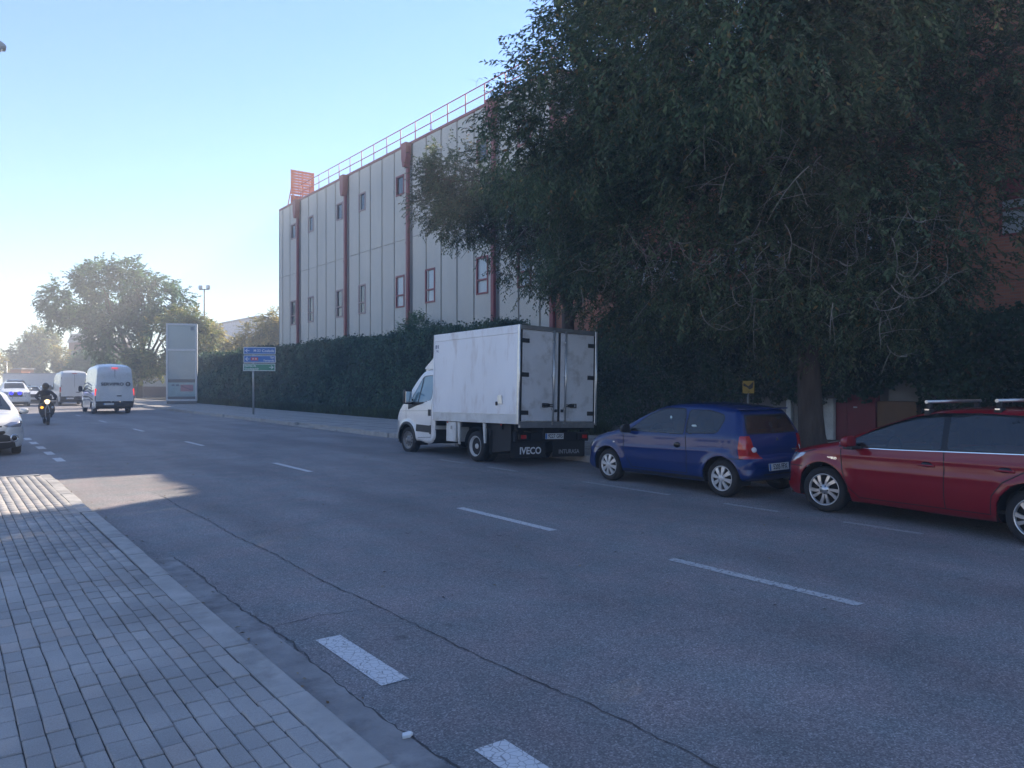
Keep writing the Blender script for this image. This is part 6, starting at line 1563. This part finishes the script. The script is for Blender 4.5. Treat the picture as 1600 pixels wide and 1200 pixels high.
big_tree(t2, T2, limbs2, blobs2, 22000, 211,
         ([(T2[0], T2[1], -.1), (T2[0], T2[1], .4), (T2[0] - .05, T2[1], 2.0), (T2[0] - .1, T2[1] + .05, 4.2)], [.34, .26, .22, .2]),
         [(800, 360, 23, 5), (900, 400, 22, 6), (700, 250, 26.5, 4), (760, 130, 27, 3)])
# a few dry leaves and scraps below
# ------------------------------------------------------------------ distant trees
def FT(px, Z, blobs_px, n, ll, lm, label, **k):
    f = P(px, 598, Z); f.z = 0; out = []
    for (bx, by, r, *rest) in blobs_px:
        q = P(bx, by, Z); rr = r / 1200 * Z; out.append((q.x - f.x + random.gauss(0, rr * .15), q.y - f.y + random.gauss(0, rr * .15), q.z, rr, rr, rr * (rest[0] if rest else .9)))
    return far_tree(f, out, n, ll, lm, label, **k)
FT(218, 80, [(180, 460, 52), (235, 462, 48), (120, 468, 36), (85, 472, 22), (150, 440, 32), (205, 435, 34), (270, 475, 34), (95, 500, 18, .6), (130, 505, 28, .7), (190, 510, 46, .8), (160, 540, 30, .9), (290, 490, 20), (185, 560, 28, .6), (250, 510, 30)], 3400, .34, 'leaf_far', 'tallest spreading tree above the white vans, dark below and paler at its top', trunk_r=.3, seed=61, trunk_top=3.0)
FT(262, 76, [(250, 530, 34), (225, 545, 26), (285, 510, 28), (305, 500, 18), (320, 530, 18, 1.2), (215, 575, 20, .7), (240, 565, 30, .7)], 1500, .30, 'leaf_autumn', 'yellow-green tree directly behind the tall grey advertising column', trunk_r=.16, seed=62)
FT(330, 88, [(325, 530, 22, 1.1), (345, 545, 18, .7), (365, 548, 16, .6)], 700, .28, 'leaf_yellow', 'small yellowing tree between the advertising column and the far white hall', trunk_r=.12, seed=63)
FT(395, 84, [(390, 527, 22), (410, 520, 22), (425, 512, 22, 1.1), (440, 520, 24), (375, 540, 16, .7)], 900, .28, 'leaf_yellow', 'yellow tree against the white hall beside the corner of the grey building', trunk_r=.14, seed=64)
FT(50, 118, [(45, 550, 34), (75, 545, 28), (25, 560, 26), (60, 530, 24, .8), (88, 560, 20), (50, 575, 34, .6)], 1500, .42, 'leaf_autumn', 'round green tree with orange top at the end of the street above the pale wall', trunk_r=.2, seed=65)
FT(132, 110, [(128, 574, 18), (142, 566, 16, .9), (118, 580, 14, .7)], 600, .4, 'leaf_far', 'small green tree between the round tree and the white van roof', trunk_r=.15, seed=66)
FT(94, 114, [(93, 560, 11, 1.4), (97, 575, 12, .8)], 260, .36, 'leaf_yellow', 'slim yellow tree next to the far brick tower', trunk_r=.1, seed=67)
FT(-14, 110, [(-10, 570, 22), (4, 572, 12, 1.2)], 400, .36, 'leaf_yellow', 'yellow bush at the very end of the street by the lamp post', trunk_r=.1, seed=68)
FT(195, 92, [(190, 590, 22, .6), (225, 588, 22, .7), (165, 585, 24, .8)], 700, .34, 'leaf_far', 'low dark trees behind the white van at the bend', trunk_r=.15, seed=69, trunk_top=1.0)
# ------------------------------------------------------------------ distant buildings, wall
def far_box(name, p0, p1, depth, z0, z1, label, cat, m):
    """a block whose front runs from p0 to p1"""
    a = Vector((p0[0], p0[1], 0)); b = Vector((p1[0], p1[1], 0)); d = (b - a).normalized(); n = Vector((-d.y, d.x, 0))
    if n.dot(-a) > 0: n = -n
    root = empty(name, a, math.atan2(d.y, d.x), label, cat); L_ = (b - a).length; s = 1 if Vector((-d.y, d.x, 0)).dot(n) > 0 else -1
    return root, L_, s
a, b = P(322, 598, 150), P(402, 598, 128)
hall, L_, s = far_box('hall', a, b, 30, 0, 12, 'wide white industrial hall with a row of small windows beyond the hedge', 'building', 'far_white')
m = MB(); m.box(0, L_, *sorted((.02, s * 30)), -.02, 12.6); m.build('wall', 'far_white', hall)
m = MB(); m.box(-.1, L_ + .1, *sorted((-s * .15, s * 30.2)), 12.6, 12.9); m.build('roof', 'far_roof', hall)
for k in range(14):
    m = MB(); x0 = 1.0 + k * (L_ - 2) / 14; m.box(x0, x0 + (L_ - 2) / 14 * .55, *sorted((-s * .03, s * .01)), 7.4, 9.3); m.build('window', 'window_glass', hall)
a2 = P(402, 598, 128); d2 = Vector((.93, .37, 0)).normalized()
m = MB(); m.box(0, .3, 0, .3, 0, 1)
m.bm.clear(); m.build('x', 'far_white') if False else m.bm.free()
a, b = P(107, 598, 126), P(150, 598, 122)
tw, L_, s = far_box('brick_tower', a, b, 8, 0, 12, 'reddish brick building with a pale pyramid roof far down the street', 'building', 'brick')
m = MB(); m.box(0, L_, *sorted((0.02, s * 6)), -.02, 8.3); m.build('wall', 'far_brick', tw)
m = MB(); m.prism([(-.2, 8.3), (L_ + .2, 8.3), (L_ - 1, 9.7), (1.2, 9.7)], *sorted((-s * .2, s * 6.2)), 'Y'); m.build('roof', 'far_wall', tw)
for k in range(3):
    m = MB(); m.box(.8 + k * 1.7, 1.7 + k * 1.7, *sorted((-s * .04, s * .01)), 5.6, 7.0); m.build('window', 'window_glass', tw)
a, b = P(4, 598, 88), P(112, 598, 86)
wl, L_, s = far_box('boundary_wall', a, b, .4, 0, 2.8, 'long pale grey wall across the end of the street behind the queue of cars', 'wall', 'far_wall')
m = MB(); m.box(0, L_, *sorted((0, s * .3)), -.02, 2.75); m.build('wall', 'far_white', wl)
m = MB(); m.box(-.05, L_ + .05, *sorted((-s * .05, s * .35)), 2.75, 2.85); m.build('coping', 'far_roof', wl)
a, b = P(10, 598, 112), P(33, 598, 112)
kk, L_, s = far_box('kiosk', a, b, 3, 0, 3, 'low orange brick kiosk showing over the pale wall under the round tree', 'kiosk', 'brick')
m = MB(); m.box(0, L_, *sorted((0.02, s * 3)), -.02, 3.7); m.build('wall', 'far_orange', kk); m = MB(); m.box(-.2, L_ + .2, *sorted((-s * .2, s * 3.2)), 3.7, 3.9); m.build('roof', 'far_roof', kk)
a, b = P(206, 598, 92), P(268, 598, 86)
bw, L_, s = far_box('garden_wall', a, b, .3, 0, 3, 'beige wall with brown base between the white van and the advertising column', 'wall', 'far_wall')
m = MB(); m.box(0, L_, *sorted((0, s * .3)), 1.3, 3.1); m.build('upper_wall', 'far_wall', bw); m = MB(); m.box(0, L_, *sorted((-s * .06, s * .36)), -.02, 1.3); m.build('wall_base', 'wall_brown', bw)

# pale block added out of the frame: its sunlit front throws light back into the shade
op = empty('bounce_block', (-25, 0, 0), 0, 'added unseen pale block that bounces sunlight into the shaded street, with two window rows', 'building')
m = MB(); m.box(-14, 0, -30, 46, -.02, 7.5); m.build('wall', 'bounce_wall', op)
m = MB(); m.box(-14.2, .15, -30.2, 46.2, 7.5, 7.9, .02); m.build('roof', 'roof_dark', op)
wm = None
for k in range(18):
    for z0 in (1.3, 4.7):
        if wm is None: m = MB(); m.box(-.02, .03, -1.1, 1.1, 0, 1.6, .01); o = m.build('window', 'window_glass', op); wm = o.data
        else: o = bpy.data.objects.new('window', wm); col.objects.link(o); o.parent = op
        o.location = (0, -27 + k * 4.2, z0)

# dry leaves blown along the kerbs and under the tree
r = np.random.default_rng(77); n = 620
A = np.stack((RX - .02 - np.abs(r.normal(0, .12, 220)), r.uniform(2, 34, 220), np.full(220, .012)), 1)
Bq = np.stack((r.uniform(RX + .2, 17, 260), r.uniform(3, 30, 260), np.full(260, .155)), 1)
Cq = np.stack((KX + .02 + np.abs(r.normal(0, .10, 60)), r.uniform(2.5, 15, 60), np.full(60, .014)), 1)
Dq = np.stack((r.uniform(2.2, 9, 80), r.uniform(3, 20, 80), np.full(80, .010)), 1)
LB = np.concatenate((A, Bq, Cq, Dq)); n = len(LB); d = r.normal(0, 1, (n, 3)); d[:, 2] *= .12; up = np.tile(np.array((0, 0, 1.)), (n, 1)) + r.normal(0, .15, (n, 3)); sz = r.uniform(.022, .05, n)
v, q = leaf_quads(LB, d, up, sz, sz * .5, .2)
props(link('fallen_leaves', np_mesh('fallen_leaves', v, q), 'leaf_dry'), label='small dry leaves scattered along the kerbs and the road', cat='leaves', kind='stuff')
# ------------------------------------------------------------------ street furniture
def lamp_post(loc, rz, h, label, arm=1.9):
    root = empty('street_lamp', loc, rz, label, 'street lamp', 'street lamps')
    m = MB(); m.tube([(0, 0, 0), (0, 0, .9), (0, 0, h - .3)], [.11, .085, .055], 12); m.tube([(0, 0, h - .32), (.25, 0, h - .05), (arm, 0, h + .12)], [.05, .04, .032], 10); m.build('pole', 'galvanised', root)
    m = MB(); m.box(-.14, .14, -.14, .14, 0, .03, .01); m.build('base_plate', 'galvanised', root)
    m = MB(); pr = [(arm - .1, h + .02), (arm - .05, h + .17), (arm + .25, h + .22), (arm + .55, h + .15), (arm + .62, h + .04), (arm + .55, h + .01)]
    m.prism(pr, -.15, .15, 'Y', .03); hd = m.build('lamp_head', 'steel', root)
    m = MB(); m.box(arm + .1, arm + .52, -.11, .11, h - .015, h + .015, .01); m.build('lamp_glass', 'lamp_glass', hd)
    return root
p = P(-7.0, 71, 18.0)
lamp_post((p.x - 2.28, p.y + .1, PZ), 0, p.z - PZ - .05, 'grey street lamp whose head just reaches in at the top corner of the sky', 1.9)
f = P(319.5, 598, 92); f.z = 0
fl = empty('floodlight_mast', f, R(-50), 'tall thin mast carrying two floodlights beside the spreading tree', 'light mast')
m = MB(); m.tube([(0, 0, 0), (0, 0, 13.0)], [.14, .08], 8); m.build('mast', 'pole_paint', fl)
m = MB(); m.box(-.7, .7, -.04, .04, 12.85, 12.95); m.build('crossbar', 'pole_paint', fl)
for sd in (-1, 1):
    m = MB(); m.box(sd * .52 - .2, sd * .52 + .2, -.16, .12, 12.96, 13.4, .03); hh = m.build('floodlight', 'pole_paint', fl)
    m = MB(); m.box(sd * .52 - .16, sd * .52 + .16, -.175, -.16, 13.0, 13.36, .004); m.build('lamp_glass', 'lamp_glass', hh)
for px, py, Z, lab in ((111, 524, 130, 'thin pale lamp post in front of the far brick tower'), (10.5, 566, 105, 'short pale lamp post at the end of the street by the orange kiosk')):
    q = P(px, py, Z); lp = empty('street_lamp', (q.x, q.y, 0), R(100), lab, 'street lamp', 'street lamps')
    m = MB(); m.tube([(0, 0, 0), (0, 0, q.z)], [.10, .06], 8); m.build('pole', 'galvanised', lp)
    m = MB(); m.box(-.1, .9, -.12, .12, q.z, q.z + .14, .04); m.build('lamp_head', 'far_white', lp)

# direction signs
q = P(396, 598, 38.9)
sg = empty('direction_sign', (q.x, q.y, .145), R(-YAW + 3) , 'pole with two blue direction boards above a green one on the far pavement', 'road sign')
m = MB(); m.tube([(0, 0, 0), (0, 0, 3.42)], .05, 12); m.build('pole', 'galvanised', sg)
def board(z, x0, x1, h, m_, texts, arrow):
    m = MB(); m.box(x0, x1, -.085, -.055, z - h / 2, z + h / 2, .008); bd = m.build('sign_board', 'white_ink', sg)
    m = MB(); m.box(x0 + .035, x1 - .035, -.090, -.084, z - h / 2 + .035, z + h / 2 - .035, .002); m.build('board_face', m_, bd)
    F = lambda x, dz: face_mat((x, -.093, z + dz), (1, 0, 0), (0, 0, 1))
    for t, x, dz, sz, al in texts: lettering(t, sz, F(x, dz), 'white_ink', bd, align=al, bold=.003)
    m = MB(); s = arrow; xc = x0 + .19 if s < 0 else x1 - .19
    m.box(xc - .11, xc + .11, -.094, -.091, z - .016, z + .016)
    for k in (1, -1): m.prism([(xc + s * .12, z - .004 * k), (xc + s * .12 - s * .03, z), (xc + s * .02 , z + k * .095), (xc + s * .055 - s * .09, z + k * .095), (xc + s * .085 - s*.02, z + .0)], -.0945, -.0912, 'Y')
    m.build('arrow', 'white_ink', bd); return bd
board(3.22, -.47, 1.13, .37, 'sign_blue', [('M-22', .40 - .47 + .1, 0, .17, 'LEFT'), ('Coslada', 1.06, -.01, .19, 'RIGHT')], -1)
b2 = board(2.80, -.47, 1.13, .37, 'sign_blue', [('San', 1.06, .075, .14, 'RIGHT'), ('Fernando', 1.06, -.075, .14, 'RIGHT')], -1)
m = MB(); m.box(-.10, .26, -.0935, -.0905, 2.73, 2.88); rb = m.build('route_box', 'sign_red', b2); lettering('M-40', .12, face_mat((.08, -.0945, 2.805), (1, 0, 0), (0, 0, 1)), 'white_ink', b2, bold=.002)
board(2.38, -.49, 1.11, .37, 'sign_green', [('Recinto de', -.42, .075, .13, 'LEFT'), ('Guadalquivir', -.42, -.075, .14, 'LEFT')], 1)
# advertising column
q = P(284.5, 598, 58)
tt = empty('advertising_column', (q.x, q.y, .145), R(-18), 'tall grey glazed advertising column standing on the far pavement', 'advertising column')
w, d, h = 1.08, .34, 6.05
m = MB(); m.box(-w, -w + .13, -d, d, .22, h, .02); m.box(w - .13, w, -d, d, .22, h, .02); m.box(-w + .13, w - .13, -d, d, h - .14, h, .02); m.box(-w + .13, w - .13, -d, d, 3.98, 4.14, .01); m.box(-w + .13, w - .13, -d, d, .22, .36, .01); m.build('frame', 'totem_frame', tt)
m = MB(); m.box(-w + .05, w - .05, -d + .06, d - .06, 0, .22); m.build('plinth', 'pole_paint', tt)
m = MB(); m.box(-w + .13, w - .13, -d + .05, d - .05, 4.14, h - .14); up_ = m.build('upper_panel', 'totem_panel', tt)
m = MB(); m.box(-w + .13, w - .13, -d + .05, d - .05, 1.86, 3.98); m.build('middle_panel', 'totem_panel', tt)
m = MB(); m.box(-w + .13, w - .13, -d + .04, d - .04, 1.62, 1.86); m.build('dark_band', 'pole_paint', tt)
m = MB(); m.box(-w + .13, w - .13, -d + .05, d - .05, .56, 1.62); ps = m.build('poster', 'totem_poster', tt)
m = MB(); m.box(-w + .13, w - .13, -d + .04, d - .04, .36, .56); m.build('dark_band', 'pole_paint', tt)
m = MB(); m.box(-.08, .80, -d + .035, -d + .048, .95, 1.45, .004); m.build('poster_picture', 'poster_pink', ps)
m = MB()
for k in range(5): m.tube([(-.02 + .15 * k, -d + .03, 1.38 - .07 * k), (.2 + .13 * k, -d + .03, 1.25 - .05 * k)], .02, 6)
for k in range(2): m.box(-.70 + .3 * k, -.50 + .3 * k, -d + .036, -d + .048, 1.36, 1.48)
m.build('poster_print', 'poster_ink', ps)
m = MB(); m.box(.62, .84, -d + .036, -d + .048, 5.55, 5.82); m.build('number_mark', 'poster_ink', up_)
# yellow square sign behind the blue car
q = P(1169, 614, 18.5)
ys2 = empty('small_sign', (q.x, q.y, .14), R(-45), 'small square yellow sign on a short post behind the blue hatchback', 'sign')
m = MB(); m.tube([(0, 0, 0), (0, 0, q.z)], .022, 8); m.build('post', 'galvanised', ys2)
m = MB(); m.box(-.135, .135, -.04, -.025, q.z - .15, q.z + .15, .006); bd = m.build('sign_plate', 'sign_yellow', ys2)
m = MB(); m.prism([(-.11, q.z + .10), (0, q.z + .02), (.12, q.z + .14), (.10, q.z - .02), (.03, q.z - .06), (-.04, q.z + .0), (-.12, q.z + .03)], -.044, -.041, 'Y'); m.build('sign_mark', 'black_ink', bd)
# litter
q = Vector((2.12, 3.28, .02)); q = P(635, 1154, 3.78); q.z = .012
m = MB(); m.prism([(-.03, -.012), (.01, -.022), (.035, -.004), (.028, .018), (-.012, .02)], -.006, .01, 'Z', .002); o = m.build('paper_scrap', 'paper', None, q); props(o, 'crumpled white paper scrap lying in the gutter by the kerb', 'litter')

# ------------------------------------------------------------------ vehicles
blue_hatchback((10.36, 8.76, 0), R(0))
red_estate((10.25, 4.44, 0), R(-6))
box_truck((10.42, 14.1, -.02), (R(-.9), R(2.0), 0))
mat('cream_paint', (0.74, 0.72, 0.68), 0.3, coat=0.8)
car, sh, s, h, zf = hatch((.72, 23.9, 0), R(180), 'cream_paint', 'white hatchback facing us with its nose just past the end of the near kerb', 'cars coming down the street', 4.0, 1.52, .87, 'hatch', step=.016, name='car', steer=R(-4))
for sd in (1, -1):
    m = MB(); m.lathe([(-.05, .10), (.0, .10), (.016, .085), (.002, .07)], 20, 'Y'); fo = m.build('fog_light_ring', 'chrome', car, (sd * .67, 2.02, .42)); fo.rotation_euler = (0, 0, -sd * R(28))
    m = MB(); m.lathe([(-.01, .06), (.003, .055), (.004, .001)], 16, 'Y'); m.build('fog_light', 'black_gloss', fo)
panel_van((7.75, 50.6, 0), R(0), 'white_paint', 'white panel van with red tail lights and black lettering on its rear doors', 'vans driving away', 5.6, 2.68, 1.0, True, True, 'SERVIPRO')
panel_van((8.05, 69.5, 0), R(0), 'grey_van_paint', 'plain pale grey panel van driving ahead of the lettered white one', 'vans driving away', 5.8, 2.55, 1.0, False)
car2, *_ = hatch((4.35, 69.5, 0), R(180), 'white_paint', 'white off-roader with two small blue lights on its bonnet coming towards us', 'cars coming down the street', 4.5, 1.72, .95, 'suv', suv=.12)
for sd in (-.18, .34):
    m = MB(); m.lathe([(-.05, .13), (.01, .13), (.03, .08), (.032, .001)], 16, 'Y'); m.build('blue_light', 'blue_lit', car2, (sd - .05, 2.40, .98))
hatch((6.1, 78, 0), R(180), 'white_paint', 'small white car behind the scooter rider, facing us in the queue', 'cars coming down the street', 4.1, 1.45, .87, 'suv')
hatch((7.6, 80.5, 0), R(0), 'white_paint', 'white car driving away with red tail lights lit, ahead of the grey van', 'cars driving away', 4.2, 1.5, .88, 'suv', tail_lit=True)
hatch((5.4, 84, 0), R(180), 'dark_paint', 'black tall car in the queue behind the small white one', 'cars coming down the street', 4.6, 1.95, .95, 'suv', suv=.15)
scooter((3.5, 37.6, 0), R(180)); rider((3.5, 37.6, 0), R(180))
# ------------------------------------------------------------------ air
m = MB(); m.box(-336, 336, -336, 336, -1.0, 24.0); hz = m.build('haze', None)
hm = bpy.data.materials.new('haze'); hm.use_nodes = True; nt = hm.node_tree; nt.nodes.clear()
pvn = nt.nodes.new('ShaderNodeVolumePrincipled'); pvn.inputs['Color'].default_value = (0.93, 0.96, 1.0, 1); pvn.inputs['Density'].default_value = 0.0038; pvn.inputs['Anisotropy'].default_value = 0.15
ou = nt.nodes.new('ShaderNodeOutputMaterial'); nt.links.new(pvn.outputs[0], ou.inputs['Volume'])
hz.data.materials.append(hm); props(hz, kind='stuff', label='pale bluish morning haze filling the street', cat='haze')
